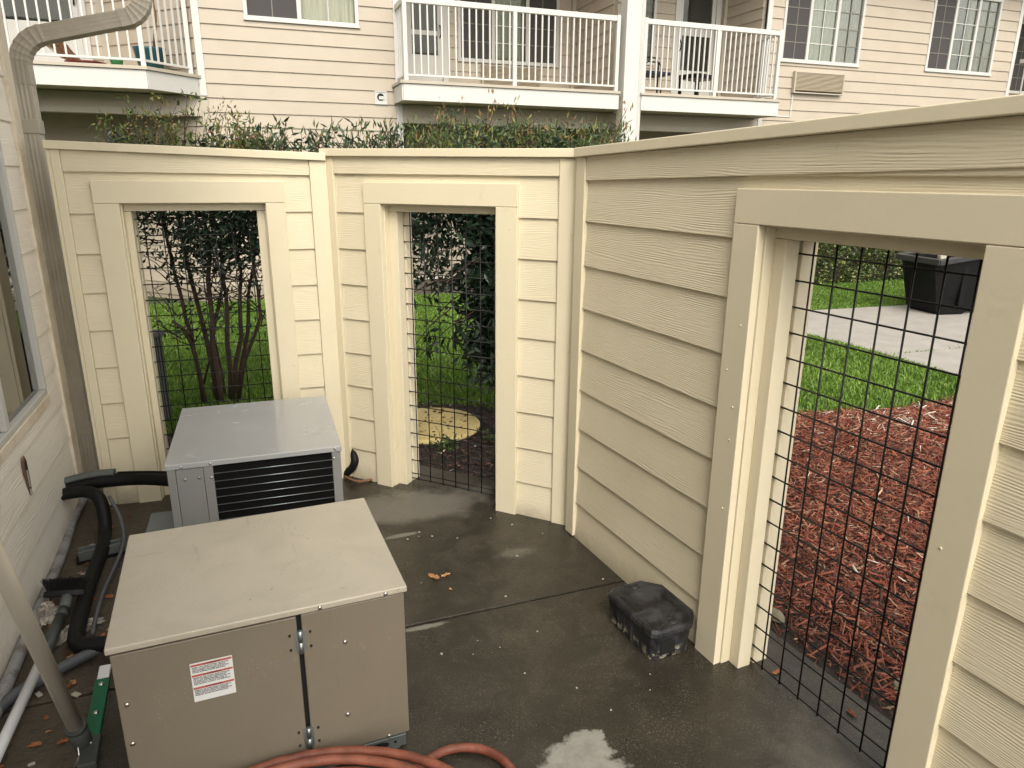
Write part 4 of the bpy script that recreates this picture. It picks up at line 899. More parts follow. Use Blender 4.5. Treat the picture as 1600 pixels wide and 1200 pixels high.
for k in range(9):
    p = np.array([rnd.uniform(-0.35,-0.1), rnd.uniform(-0.25,0.05), rnd.uniform(0.75,1.25)]); q = p + np.array([-rnd.uniform(0.15,0.42), rnd.uniform(-.05,.05), -rnd.uniform(0.10,0.32)])
    brn.tube([tuple(p), tuple((p+q)/2+np.array([0,0,0.03])), tuple(q)], [0.005,0.004,0.002], 5); cs += [p + (q-p)*rnd.uniform(0.2,1) + R.normal(size=3)*0.02 for _ in range(16)]
brn.build('drooping_twigs', M['bark'], shB); cc = np.array(cs); leaves('drooping_foliage', cc, 0.085, 0.030, M['leaf_dark'], shB, R.beta(1.2,2.5,len(cc))*0.7, -0.6)
cc = clumps(240, lambda: (rnd.uniform(-0.50, 0.72), rnd.uniform(-0.3, 0.25), rnd.uniform(1.6, 1.84 + 0.13*math.exp(-((rnd.uniform(-.5,.7)-0.05)/0.35)**2))), (0.045,0.05,0.03), 24)
leaves('top_foliage', cc, 0.042, 0.013, M['leaf_blue'], shB, R.beta(1.6,1.5,len(cc)), 0.5)
sprays(shB, 'x', 190, (-0.58, 0.74), (-0.3, 0.2), 1.68, (0.12, 0.27), M['leaf_mixed'], 0.055, 0.011, 12, lambda n: R.beta(1.8,1.9,n), 'grassy_foliage', 1.0)
sprays(shB, 'x', 14, (-0.55, 0.74), (-0.3, 0.2), 1.78, (0.20, 0.32), M['leaf_mixed'], 0.035, 0.010, 16, lambda n: R.uniform(0.80,1.0,n), 'seed_heads', 1.0)
# young weeds by the lid
for i, (x, y, lab) in enumerate(((-0.40, 4.10, 'small green weed tuft in front of the yellow lid'), (-0.10, 4.22, 'larger leafy weed right of the yellow lid, by the casing'))):
    wd = empty('weed', (x, y, -0.03), 0, lab, 'weed'); MB().tube([(0,0,0),(0.01,0,0.05)], 0.003, 5).build('stem', M['bark'], wd)
    cc = np.array([[rnd.gauss(0,0.055), rnd.gauss(0,0.04), rnd.uniform(0.01,0.09)] for _ in range(60+40*i)]); leaves('foliage', cc, 0.05, 0.017, M['leaf_mixed'], wd, R.beta(2,3,len(cc))*0.75, 0.3)
# clipped hedge in front of the building
hd = empty('clipped_hedge', place_local(bl, 8.6, -1.5, -0.12), -aF, 'clipped pale green hedge in front of the building beyond the path', 'hedge')
n = 26000; q = R.rand(n, 3); f_ = R.randint(0, 3, n); q[f_ == 0, 1] = np.abs(R.normal(0, 0.03, (f_ == 0).sum())); q[f_ == 1, 2] = 1 - np.abs(R.normal(0, 0.03, (f_ == 1).sum())); q[f_ == 2, 1] = np.abs(R.normal(0, 0.08, (f_ == 2).sum()))
cc = q*np.array([6.5, 0.9, 1.35]); cc[:,1] += 0.05*np.sin(cc[:,0]*5)*np.sin(cc[:,2]*6)
leaves('foliage', cc, 0.058, 0.034, M['leaf_lime'], hd, np.clip(R.beta(1.3,1.8,n), 0, 1), 0.2)
MB().box(0.1, 6.4, 0.12, 0.8, 0.0, 1.2).build('inner_branches', M['bark'], hd)

# ------------------------------------------------------------------ round yellow lid
mh = empty('manhole_cover', (MH[0], MH[1], gz(MH[0], MH[1])), 0, 'round yellow painted utility lid in the soil beyond the middle wire window', 'manhole cover')
MB().lathe([(0.345,0),(0.345,0.035),(0.335,0.045),(0.31,0.047),(0.0,0.048)], 48, cap=False).build('lid', M['manhole'], mh)
MB().lathe([(0.385,0),(0.385,0.022),(0.350,0.026),(0.350,0)], 48, cap=False).build('ring', M['rubber'], mh)
x, y = scatter(circ(0,0,0.3), 260); n = len(x); cc = np.stack([x, y, np.full(n, 0.052)], 1)
leaves('leaf_scraps', cc, 0.030, 0.016, M['chips_dark'], mh, R.rand(n)*0.9, 0.05, 0.2)

# ------------------------------------------------------------------ the house at left, its window and downspout
ho = empty('house', (math.sin(aD)*dD, math.cos(aD)*dD, 0), -aD, 'weathered cream siding house wall with a gridded window, at the left edge', 'house')
HROW = 1.82798 - 13*EXP + 0.0
HU = 2.5                                             # boards run from u=+HU back to the corner; rotated frame x' = HU - u
hx = lambda u: HU - u
win = (hx(-2.975), hx(-3.552)); wz = (0.700, 2.05)
hole = [(0.9, hx(-3.554), 0.645, 2.10)]
siding(ho, (HU, 0), math.pi, 0, hx(-3.787), 0.012, 3.0, M['house_siding'], hole, HROW, th=0.010, jit=0.001)
backing(ho, (HU, 0), math.pi, 0, hx(-3.80), 0.0, 3.0, [(0.95, hx(-3.545), 0.69, 2.08)], M['house_trim'], 0.0, 0.12)
MB().box(hx(-3.788), hx(-3.905), -0.022, -0.0005, 0.05, 3.0).build('corner_board', M['house_trim'], ho, (HU,0,0), math.pi, bevel=0.003)
MB().box(hx(-3.889), hx(-3.905), 0.0, 0.14, 0.05, 3.0).build('end_corner_board', M['house_trim'], ho, (HU,0,0), math.pi, bevel=0.003)
MB().box(hx(-3.79), hx(-3.888), 0.0, 5.0, 0.0, 3.0).build('end_wall', M['house_trim'], ho, (HU,0,0), math.pi)
# window: two sliding panels
w = bpy.data.objects.new('window', None); w.location = (HU, 0, 0); w.rotation_euler = (0,0,math.pi); link(w, ho)
F0, F1 = 0.96, hx(-3.553)
b = MB(); b.box(F0, F1, -0.016, 0.03, 0.672, 0.698); b.box(F1-0.026, F1, -0.016, 0.03, 0.6985, 2.07); b.box(F0, F0+0.03, -0.016, 0.03, 0.6985, 2.07); b.box(F0, F1, -0.016, 0.03, 2.0705, 2.11); b.build('frame', M['white_vinyl'], w, bevel=0.004)
xm = hx(-2.975); MB().box(xm-0.022, xm+0.022, -0.012, 0.028, 0.699, 2.07).build('mullion', M['white_vinyl'], w, bevel=0.004)
MB().box(F0-0.03, F1+0.01, -0.020, -0.001, 0.628, 0.671).build('sill_trim', M['house_trim'], w, bevel=0.003)
for (a, c) in ((xm+0.023, F1-0.027), (F0+0.031, xm-0.023)):
    m = MB(); nc = 2 if a > xm else 4
    for j in range(1, nc): x_ = a+(c-a)*j/nc; m.box(x_-0.007, x_+0.007, 0.016, 0.022, 0.699, 2.07)
    for z in (1.005, 1.30, 1.60, 1.88): m.box(a, c, 0.0165, 0.0215, z-0.007, z+0.007)
    m.build('muntin', M['house_muntin'], w)
    MB().box(a, c, 0.008, 0.012, 0.699, 2.07).build('pane', M['glass_house'], w)
MB().box(F0, F1, 0.4, 0.42, 0.6, 2.2).build('room_interior', M['dark_room'], w)
# torn hole in the siding
b = MB(); px0 = hx(-3.062); hole_pts = [(0.030,0.560),(0.006,0.545),(-0.006,0.50),(0.004,0.44),(0.018,0.395),(0.040,0.385),(0.046,0.43),(0.050,0.50),(0.046,0.545)]
b.prism([(px0 - 0.02 + p, z) for p, z in hole_pts], -0.0135, -0.012, 'y'); o = b.build('torn_patch', M['dry_plant'], ho, (HU, 0, 0), math.pi)
b = MB(); b.prism([(px0 - 0.02 + p*0.55 + 0.022, (z-0.48)*0.8+0.48) for p, z in hole_pts], -0.0150, -0.0138, 'y'); b.build('torn_core', M['gasket'], ho, (HU, 0, 0), math.pi)
b = MB(); b.box(px0-0.004, px0+0.012, -0.019, -0.0152, 0.395, 0.42); b.box(px0-0.0, px0+0.006, -0.019, -0.0152, 0.43, 0.50); b.build('torn_flap', M['crumb'], ho, (HU, 0, 0), math.pi)
# eave and roof above the picture
MB().box(-4.15, HU+0.3, -5.0, 0.56, 3.02, 3.14).build('eave', M['house_trim'], ho)
b = MB(); b.prism([(0.60,3.141),(-2.4,3.6),(-5.2,3.141)][::-1], -4.3, HU+0.4, 'x'); b.build('roof', M['brown_box'], ho)
MB().box(-3.6, HU, -5.0, -0.5, 0.0, 3.0).build('house_core', M['dark_room'], ho)
# downspout: vertical run, elbow, sloping run, elbow
ds = empty('downspout', ho.location.copy(), -aD, 'brown weathered corrugated metal downspout bending out above the left end of the wall', 'downspout')
def sweep(pts, prof, parent, name, mat):
    """sweep a closed profile (across x, along normal) through points in the local y-z plane at x = const"""
    b = MB(); n = len(prof); V = []
    for i, (x, y, z) in enumerate(pts):
        a = Vector(pts[max(i-1, 0)]); c = Vector(pts[min(i+1, len(pts)-1)]); d = (c-a).normalized(); nrm = Vector((0, d.z, -d.y))
        if nrm.y < 0 and False: nrm = -nrm
        for (p, q) in prof: V.append(Vector((x + p, y, z)) + nrm*q)
    F_ = [(i*n+k, i*n+(k+1) % n, (i+1)*n+(k+1) % n, (i+1)*n+k) for i in range(len(pts)-1) for k in range(n)] + [tuple(range(n))[::-1], tuple((len(pts)-1)*n+k for k in range(n))]
    b.add(V, F_); return b.build(name, mat, parent)
def ds_prof(w=0.048, h=0.036, g=0.0028):
    P_ = []
    for s_ in (1, -1):
        xs__ = np.linspace(-w, w, 15)*s_
        for i, x_ in enumerate(xs__): P_.append((x_, s_*h*1.0 - s_*(g if i in (3,5,7,9,11) else 0)))
        ys__ = np.linspace(h, -h, 9)[1:-1]*s_
        for i, y_ in enumerate(ys__): P_.append((s_*w - s_*(g*0.8 if i % 2 == 1 else 0), y_))
    return P_[::-1]
DU = -4.20; pr = ds_prof()
sweep([(DU,-0.003,0.0),(DU,-0.003,0.50),(DU,-0.003,2.06)], pr, ds, 'pipe', M['downspout'])
def bend(p, d0, ang, r_, n=18):
    """arc in the y-z plane from point p, start direction d0 (angle from +z towards +y), turning by ang"""
    out = [p]; a_ = d0; y, z = p[1], p[2]
    for i in range(n):
        a_ += ang/n; st_ = r_*abs(ang)/n; y += math.sin(a_)*st_; z += math.cos(a_)*st_; out.append((DU, y, z))
    return out
def sweep_scaled(pts, sc_, prof, name):
    b = MB(); n = len(prof); V = []
    for i, (x, y, z) in enumerate(pts):
        a = Vector(pts[max(i-1, 0)]); c = Vector(pts[min(i+1, len(pts)-1)]); d = (c-a).normalized(); nrm = Vector((0, d.z, -d.y))
        for (p, q) in prof: V.append(Vector((x + p*sc_[i], y, z)) + nrm*q*sc_[i])
    F_ = [(i*n+k, i*n+(k+1) % n, (i+1)*n+(k+1) % n, (i+1)*n+k) for i in range(len(pts)-1) for k in range(n)] + [tuple(range(n))[::-1], tuple((len(pts)-1)*n+k for k in range(n))]
    b.add(V, F_); return b.build(name, M['downspout'], ds)
T_ = rad(75.3)
e1 = bend((DU, -0.003, 2.105), 0.0, T_, 0.150); pl = lambda n: [1.07 if i % 3 == 0 else 1.02 for i in range(n)]
sweep_scaled([(DU, -0.003, 2.02)] + e1, pl(len(e1)+1), ds_prof(0.048, 0.036, 0.0015), 'elbow')
dirn = Vector((0, math.sin(T_), math.cos(T_))); q0 = Vector(e1[-1]); q1 = q0 + dirn*0.37
sweep([tuple(q0 - dirn*0.02), tuple(q0 + dirn*0.02), tuple(q1)], ds_prof(0.048, 0.036, 0.0025), ds, 'sloping_pipe', M['downspout'])
e3 = bend(tuple(q1), T_, -T_, 0.115)
sweep_scaled([tuple(q1 - dirn*0.03)] + e3 + [(DU, e3[-1][1], e3[-1][2]+0.05)], pl(len(e3)+2), ds_prof(0.048, 0.036, 0.0015), 'elbow')
sweep([(DU, e3[-1][1], e3[-1][2]+0.02), (DU, e3[-1][1], 3.02)], ds_prof(0.047, 0.035, 0.004), ds, 'upper_pipe', M['downspout'])
for z in (0.27, 1.80):
    MB().box(DU-0.052, DU+0.052, -0.044, 0.0385, z, z+0.065).build('strap', M['downspout'], ds, bevel=0.003)

# conduit along the foot of the house wall
def mesh_tube(name, pts, r, mat, label, cat, seg=12, parent=None, ribs=0):
    if ribs:
        P_ = [Vector(p) for p in pts]; out = []; rr = []
        L = sum((P_[i+1]-P_[i]).length for i in range(len(P_)-1)); n = int(L/ribs)
        for k in range(n*2+1):
            s_ = L*k/(2*n); i = 0
            while i < len(P_)-2 and s_ > (P_[i+1]-P_[i]).length: s_ -= (P_[i+1]-P_[i]).length; i += 1
            d = (P_[i+1]-P_[i]); out.append(P_[i] + d*min(1, s_/d.length)); rr.append(r*(1.0 if k % 2 else 0.86))
        pts, r = out, rr
    o = MB().tube(pts, r, seg).build(name, mat, parent)
    if label: tag(o, label, cat)
    return o
def smooth(pts, n=6):
    P_ = [Vector(p) for p in pts]; P_ = [P_[0]*2-P_[1]] + P_ + [P_[-1]*2-P_[-2]]; out = []
    for i in range(1, len(P_)-2):
        for k in range(n):
            t_ = k/n; a, b_, c, d = P_[i-1:i+3]
            out.append(0.5*((2*b_) + (c-a)*t_ + (2*a-5*b_+4*c-d)*t_*t_ + (3*b_-a-3*c+d)*t_**3))
    out.append(P_[-2]); return out
mesh_tube('wall_conduit', smooth([(-2.17,3.28,0.045),(-2.10,3.06,0.03),(-1.985,2.80,0.024),(-1.845,2.46,0.024),(-1.70,2.09,0.026),(-1.56,1.74,0.026),(-1.2,0.85,0.026)]), 0.021, M['pvc'], 'dirty grey conduit lying along the foot of the house wall', 'pipe')
# black foam insulated lines
ins = empty('insulated_pipe', (-2.05, 3.02, 0), 0, 'fat black foam covered pipe from the house wall to the grey unit', 'pipe')
O_ = Vector((-2.05, 3.02, 0)); L_ = lambda pts: [Vector(p)-O_ for p in pts]
MB().tube(L_(smooth([(-2.125,3.04,0.195),(-1.98,3.09,0.208),(-1.75,3.12,0.215),(-1.42,3.02,0.235)])), 0.032, 14).build('foam_sleeve', M['rubber'], ins)
MB().tube(L_(smooth([(-2.12,3.03,0.232),(-2.0,3.09,0.246),(-1.90,3.12,0.248)])), [0.027]*13, 10, squash=0.55).build('split_sleeve', M['strut'], ins)
MB().tube(L_(smooth([(-1.86,3.08,0.262),(-1.65,3.06,0.275),(-1.42,3.0,0.28)])), 0.006, 8).build('cable', M['rubber'], ins)
in2 = empty('insulated_pipe', (-1.6, 2.5, 0), 0, 'fat black foam covered pipe running along the floor to the tan unit', 'pipe'); O_ = Vector((-1.6, 2.5, 0))
MB().tube(L_(smooth([(-2.10,2.97,0.195),(-1.98,3.00,0.200),(-1.90,2.97,0.180),(-1.865,2.93,0.10),(-1.84,2.87,0.050),(-1.78,2.74,0.045),(-1.67,2.44,0.040),(-1.545,2.16,0.048),(-1.50,2.10,0.045),(-1.44,2.09,0.05),(-1.2,2.12,0.06),(-1.05,2.10,0.09)])), 0.028, 14).build('foam_sleeve', M['rubber'], in2)
MB().tube(L_(smooth([(-1.84,2.95,0.20),(-1.76,2.88,0.12),(-1.70,2.76,0.05),(-1.60,2.42,0.035),(-1.50,2.17,0.03)])), 0.008, 8).build('cable', M['pvc_ribbed'], in2)
sp = empty('pipe_support', (-1.79, 2.775, 0), rad(33), 'low grey channel block under the black pipe', 'support')
b = MB(); b.box(-0.10,0.10,-0.025,-0.018,0,0.055); b.box(-0.10,0.10,0.018,0.025,0,0.055); b.box(-0.10,0.10,-0.0175,0.0175,0,0.03); b.build('channel', M['strut'], sp, bevel=0.003)
MB().box(-0.11,0.11,-0.035,0.035,-0.001,0.012).build('base', M['rubber'], sp)
mesh_tube('flexible_conduit', smooth([(-1.02,2.18,0.06),(-1.30,2.14,0.05),(-1.43,2.08,0.035),(-1.52,1.97,0.026),(-1.575,1.86,0.026),(-1.57,1.73,0.026),(-1.50,1.5,0.026),(-1.35,1.1,0.026)]), 0.020, M['pvc_ribbed'], 'grey ribbed flexible conduit crossing the floor to the tan unit', 'conduit', ribs=0.009)

# ------------------------------------------------------------------ condensing units
def screw(parent, x, z, y=-0.0, r=0.0065, mat=None):
    me = MB().lathe([(r,0),(r*1.0,0.0015),(r*0.75,0.0038),(r*0.3,0.0046)], 12, M=Matrix.Rotation(math.pi/2,4,'X')).mesh('screw'); me.materials.append(mat or M['screw'])
    return share('screw', me, parent, (x, y, z))
fu = empty('condensing_unit', (-0.964+0.008, 1.422+0.008, 0), rad(22.54), 'tan metal equipment cabinet nearest the camera with a warning label', 'condensing unit', 'condensing units on the patio')
W_, D_, H_ = 0.716, 0.585, 0.537
MB().box(0.004, W_-0.004, 0.012, D_, 0.050, 0.514).build('cabinet', M['gasket'], fu)
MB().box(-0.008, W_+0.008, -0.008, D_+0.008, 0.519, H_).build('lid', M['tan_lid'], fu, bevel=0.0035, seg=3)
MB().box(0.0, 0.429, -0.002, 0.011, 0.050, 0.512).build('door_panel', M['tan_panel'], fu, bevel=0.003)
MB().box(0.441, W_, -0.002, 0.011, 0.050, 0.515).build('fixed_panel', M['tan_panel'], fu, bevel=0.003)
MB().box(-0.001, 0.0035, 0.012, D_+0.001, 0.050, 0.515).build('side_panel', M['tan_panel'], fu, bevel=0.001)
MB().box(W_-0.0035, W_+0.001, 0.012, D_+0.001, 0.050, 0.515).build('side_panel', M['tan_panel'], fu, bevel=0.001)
b = MB(); b.box(0.0, W_-0.03, -0.004, D_, 0.004, 0.010); b.box(0.0, W_-0.012, -0.0045, 0.0015, 0.010, 0.048); b.box(0, 0.004, 0.002, D_, 0.0105, 0.048); b.box(W_-0.016, W_-0.012, 0.002, D_, 0.0105, 0.048); b.build('base_pan', M['galv'], fu, bevel=0.001)
b = MB(); b.prism([(0.60+0.032*math.cos(t_)+ (0.022 if math.cos(t_) > 0 else -0.022), 0.029+0.011*math.sin(t_)) for t_ in np.linspace(0, 2*math.pi, 20, endpoint=False)], -0.0056, -0.0046, 'y'); b.build('pan_slot', M['gasket'], fu)
for x_ in (0.538, 0.672): MB().lathe([(0.004,0),(0.004,0.0008)], 10, M=Matrix.Translation((x_,-0.0047,0.03)) @ Matrix.Rotation(math.pi/2,4,'X')).build('pan_hole', M['gasket'], fu)
b = MB(); b.box(-0.02, 0.004+W_, 0.0, D_, 0.0, 0.0035); 
for zc_ in (0.438, 0.130):
    h_ = empty('hinge', (0.435, -0.004, zc_), 0, parent=fu)
    MB().tube([(0,-0.004,-0.034),(0,-0.004,-0.001)], 0.0062, 12).build('knuckle', M['galv'], h_); MB().tube([(0,-0.004,0.001),(0,-0.004,0.034)], 0.0062, 12).build('knuckle', M['galv'], h_)
    b = MB(); b.box(-0.013,-0.001,-0.0005,0.0018,-0.031,0.031); b.box(0.001,0.013,-0.0005,0.0018,-0.031,0.031); b.build('hinge_leaf', M['galv'], h_)
    for sx in (-1, 1):
        for sz in (-1, 1): screw(h_, sx*0.026, sz*0.022, 0.0015, 0.0035, M['gasket'])
for x_, z_ in ((0.549,0.403),(0.543,0.168),(0.011+0.008,0.369),(0.017,0.253),(0.655,0.055)): screw(fu, x_, z_, -0.002)
for x_ in (0.490, 0.664): screw(fu, x_, 0.528, -0.0085, 0.006)
# warning label
lb = empty('warning_label', (0.167, -0.0022, 0.329), 0, parent=fu)
LW, LH = 0.099, 0.113
MB().box(0, LW, -0.0006, -0.0001, 0, LH).build('paper', M['paper'], lb)
def text(body, x, z, size, mat, parent, y=-0.0011, width=None):
    c = bpy.data.curves.new('lettering', 'FONT'); c.body = body; c.size = size; c.align_x = 'LEFT'; c.fill_mode = 'FRONT'; c.offset = size*0.035
    tmp = bpy.data.objects.new('tmp', c); me = bpy.data.meshes.new_from_object(tmp); bpy.data.objects.remove(tmp); me.name = 'lettering'
    me.materials.clear(); me.materials.append(mat); o = bpy.data.objects.new('lettering', me); o.location = (x, y, z); o.rotation_euler = (math.pi/2, 0, 0); link(o, parent)
    if width:
        xs__ = [v_.co.x for v_ in me.vertices]; wd = max(xs__)-min(xs__) if xs__ else 1; o.scale = (width/wd, 1, 1)
    return o
secs = [(0.1035, 'WARNING', ['RISK OF ELECTRIC SHOCK','CAN CAUSE INJURY OR DEATH:','DISCONNECT ALL REMOTE ELECTRIC','POWER SUPPLIES BEFORE SERVICING.']),
        (0.0735, 'AVERTISSEMENT', ['RISQUE DE CHOC ELECTRIQUE.','PEUT CAUSER DES BLESSURES ET','LA MORT. DEBRANCHER TOUTES LES','SOURCES D ELECTRICITE A','DISTANCE AVANT LE SERVICE.']),
        (0.0365, 'ADVERTENCIA', ['RIESGO DE DESCARGA ELECTRICA.','PUEDE CAUSAR LESIONES O MUERTE.','DESCONECTE TODAS LAS FUENTES DE','ENERGIA ANTES DE DAR SERVICIO.'])]
for zt, head, lines in secs:
    MB().box(0.0015, LW-0.0015, -0.0009, -0.0007, zt, zt+0.0058).build('red_band', M['label_red'], lb)
    text('\u25b2' + head if False else head, 0.036, zt+0.0012, 0.0052, M['ink'], lb, width=0.034)
    b = MB(); b.prism([(0.030,zt+0.0012),(0.0345,zt+0.0012),(0.03225,zt+0.005)], -0.0012, -0.0010, 'y'); b.build('warning_symbol', M['ink'], lb)
    for i, ln in enumerate(lines): text(ln, 0.004, zt-0.0050-i*0.0046, 0.0046, M['ink'], lb, width=(0.078 if i % 2 else 0.086))
# grey unit
ru = empty('condensing_unit', (-1.362+0.004, 2.561+0.006, 0), rad(19.34), 'light grey metal condensing unit with black louvred coil behind the tan cabinet', 'condensing unit', 'condensing units on the patio')
W_, D_, H_ = 0.670, 0.745, 0.520
MB().box(0.004, W_-0.004, 0.014, D_-0.002, 0.052, 0.492).build('cabinet', M['gasket'], ru)
MB().box(-0.006, W_+0.006, -0.006, D_+0.006, 0.497, H_).build('lid', M['grey_lid'], ru, bevel=0.003, seg=3)
for p, q in ((0.0, 0.030), (0.133, 0.168), (0.634, W_)): MB().box(p, q, -0.002, 0.012, 0.052, 0.496).build('corner_post', M['grey_panel'], ru, bevel=0.0015)
MB().box(0.0315, 0.1315, 0.0, 0.010, 0.052, 0.494).build('access_panel', M['grey_panel'], ru, bevel=0.001)
for x_ in (-0.0005, W_-0.0030): MB().box(x_, x_+0.0035, 0.0125, D_, 0.052, 0.495).build('side_panel', M['grey_panel'], ru)
fin = MB()
for i in range(150): x_ = 0.170 + i*0.463/150; fin.box(x_, x_+0.0006, 0.004, 0.013, 0.06, 0.490)
fin.build('coil_fins', M['gasket'], ru)
br = MB().tube([(0.1685,0,0),(0.6335,0,0)], 0.0017, 8).mesh('guard_bar'); br.materials.append(M['galv'])
for i in range(12): share('guard_bar', br, ru, (0, -0.001, 0.462 - i*0.0345))
for x_, z_ in ((0.054,0.508),(0.161,0.508),(0.648,0.512)): screw(ru, x_, z_, -0.0065, 0.0058)
for x_, z_ in ((0.063,0.451),(0.114,0.452),(0.160,0.447),(0.642,0.468)): screw(ru, x_, z_, -0.002, 0.0055)
b = MB(); b.box(-0.03, W_+0.03, -0.04, D_+0.03, 0.004, 0.05); b.build('base_pan', M['galv'], ru)
pad = MB().box(-0.19, W_+0.02, -0.12, D_-0.10, 0.0005, 0.036).build('equipment_pad', M['pad'], None, ru.location.copy(), rad(19.34), bevel=0.004); tag(pad, 'blue grey plastic pad under the grey unit', 'pad')
# black hose coil peeping out behind the grey unit
mesh_tube('cable_coil', smooth([(-0.93,3.64,0.02),(-0.885,3.62,0.06),(-0.865,3.62,0.11),(-0.89,3.66,0.15),(-0.95,3.68,0.13),(-0.95,3.66,0.07)]), 0.022, M['rubber'], 'black cable bundle on the floor behind the grey unit', 'cable')
mesh_tube('cable', smooth([(-0.93,3.62,0.012),(-0.85,3.56,0.010),(-0.79,3.57,0.010),(-0.76,3.60,0.010),(-0.80,3.62,0.012)]), 0.007, M['dry_plant'], 'thin brown cable looped on the floor at the wall foot', 'cable')

# ------------------------------------------------------------------ rodent bait box by wall C
bt = empty('bait_box', (0.368, 2.345, 0), math.atan2(-0.906, 0.424), 'black plastic rodent bait box on the floor against the right wall', 'bait box')
def octo(x0, x1, y0, y1, c): return [(x0, y0+c*0.4), (x0+c*0.4, y0), (x1-c*0.25, y0), (x1, y0+c*0.3), (x1, y1-c), (x1-c, y1), (x0+c, y1), (x0, y1-c)]
bx = MB(); lo_ = octo(0.0, 0.292, 0.0, 0.205, 0.06); hi_ = octo(-0.004, 0.298, -0.006, 0.212, 0.06); n = 8
bx.add([(p[0], p[1], 0.0) for p in lo_] + [(p[0], p[1], 0.098) for p in hi_], [tuple(range(n))[::-1], tuple(range(n, 2*n))] + [(i, (i+1) % n, (i+1) % n+n, i+n) for i in range(n)])
bx.build('base', M['bait'], bt, bevel=0.004)
ld = MB(); a1 = octo(-0.010, 0.304, -0.012, 0.218, 0.062); a2 = octo(-0.006, 0.300, -0.006, 0.214, 0.062); a3 = octo(0.002, 0.292, 0.004, 0.206, 0.058)
ld.add([(p[0], p[1], 0.099) for p in a1] + [(p[0], p[1], 0.112) for p in a2] + [(p[0], p[1], 0.1215) for i, p in enumerate(a3)],
       [tuple(range(n))[::-1]] + [(i, (i+1) % n, (i+1) % n+n, i+n) for i in range(n)] + [(n+i, n+(i+1) % n, 2*n+(i+1) % n, 2*n+i) for i in range(n)] + [tuple(range(2*n, 3*n))])
ld.build('lid', M['bait'], bt, bevel=0.003)
for sgn in (-1, 1):
    cx = 0.264 if sgn > 0 else 0.026
    o = MB().lathe([(0.020,0),(0.018,0.003),(0.010,0.004)], 16, c=(cx, 0.10, 0.1215)).build('lock_boss', M['bait'], bt)
    MB().box(cx-0.003, cx+0.003, 0.085, 0.115, 0.1257, 0.1262).build('key_slot', M['gasket'], bt)
rg = MB()
for p, q in zip(a3, a3[1:] + a3[:1]):
    p, q = Vector((0.146+(p[0]-0.146)*0.90, 0.102+(p[1]-0.102)*0.86, 0.1216)), Vector((0.146+(q[0]-0.146)*0.90, 0.102+(q[1]-0.102)*0.86, 0.1216)); d = q-p
    rg.box(-0.002, d.length+0.002, -0.0020, 0.0020, -0.001, 0.0012, Matrix.Translation(p) @ d.to_track_quat('X', 'Z').to_matrix().to_4x4())
rg.build('lid_ridge', M['bait'], bt, bevel=0.001)
for k in range(6): MB().box(0.03+k*0.043, 0.042+k*0.043, -0.0045, -0.0005, 0.01, 0.090).build('rib', M['bait'], bt, bevel=0.002)
b = MB(); b.prism([(0.060+0.030*math.cos(t_), 0.052+0.030*math.sin(t_)) for t_ in np.linspace(0, math.pi, 12)] + [(0.030,0.024),(0.090,0.024)], 0.2955, 0.2990, 'x'); b.build('entry_hole', M['gasket'], bt)

# ------------------------------------------------------------------ tilt truck on the path
zb_ = gz(5.5, 9.0) + 0.022
tt = empty('tilt_truck', (5.46, 8.95, zb_), math.atan2(0.19, 0.98), 'black wheeled rubbish tilt truck standing on the pale path', 'tilt truck')
# hopper cross-sections along x: (x, bottom z, top z, half widths)
secs_ = [(-0.14, 0.63, 0.70, 0.35), (-0.01, 0.05, 0.72, 0.345), (0.06, 0.0, 0.73, 0.345), (0.34, 0.0, 0.77, 0.36), (0.72, 0.22, 0.83, 0.38), (1.5, 0.47, 0.95, 0.40), (1.62, 0.80, 0.97, 0.40)]
b = MB(); V = []
for (x_, z0_, z1_, hw) in secs_:
    bw = hw*0.76; V += [(x_, 0.29-bw, z0_), (x_, 0.29-hw, z1_), (x_, 0.29+hw, z1_), (x_, 0.29+bw, z0_)]
n = len(secs_); F_ = []
for i in range(n-1):
    a = i*4; c = a+4; F_ += [(a, a+1, c+1, c), (c+3, c+2, a+2, a+3), (a+3, a, c, c+3)]
F_ += [(0, 3, 2, 1), ((n-1)*4, (n-1)*4+1, (n-1)*4+2, (n-1)*4+3)]
b.add(V, F_); o = b.build('hopper', M['bin'], tt); sm = o.modifiers.new('s', 'SOLIDIFY'); sm.thickness = 0.02; sm.offset = 0; bm_ = o.modifiers.new('b', 'BEVEL'); bm_.width = 0.03; bm_.segments = 3; bm_.limit_method = 'ANGLE'; bm_.angle_limit = rad(25)
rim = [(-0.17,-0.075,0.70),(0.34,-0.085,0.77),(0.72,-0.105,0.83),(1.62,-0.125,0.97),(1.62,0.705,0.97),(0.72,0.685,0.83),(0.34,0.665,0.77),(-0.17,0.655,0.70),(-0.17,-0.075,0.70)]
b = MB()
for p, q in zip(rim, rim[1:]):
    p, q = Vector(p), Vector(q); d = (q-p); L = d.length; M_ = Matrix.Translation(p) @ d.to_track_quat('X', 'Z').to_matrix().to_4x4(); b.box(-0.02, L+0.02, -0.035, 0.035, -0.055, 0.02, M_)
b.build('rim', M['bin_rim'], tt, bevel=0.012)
for k, x_ in enumerate((0.22, 0.62, 1.05)):
    b = MB(); b.box(x_, x_+0.07, -0.11, -0.03, 0.12+0.12*k, 0.68+0.04*k, Matrix.Translation((0,0.05,0))); b.build('rib', M['bin'], tt, bevel=0.012)
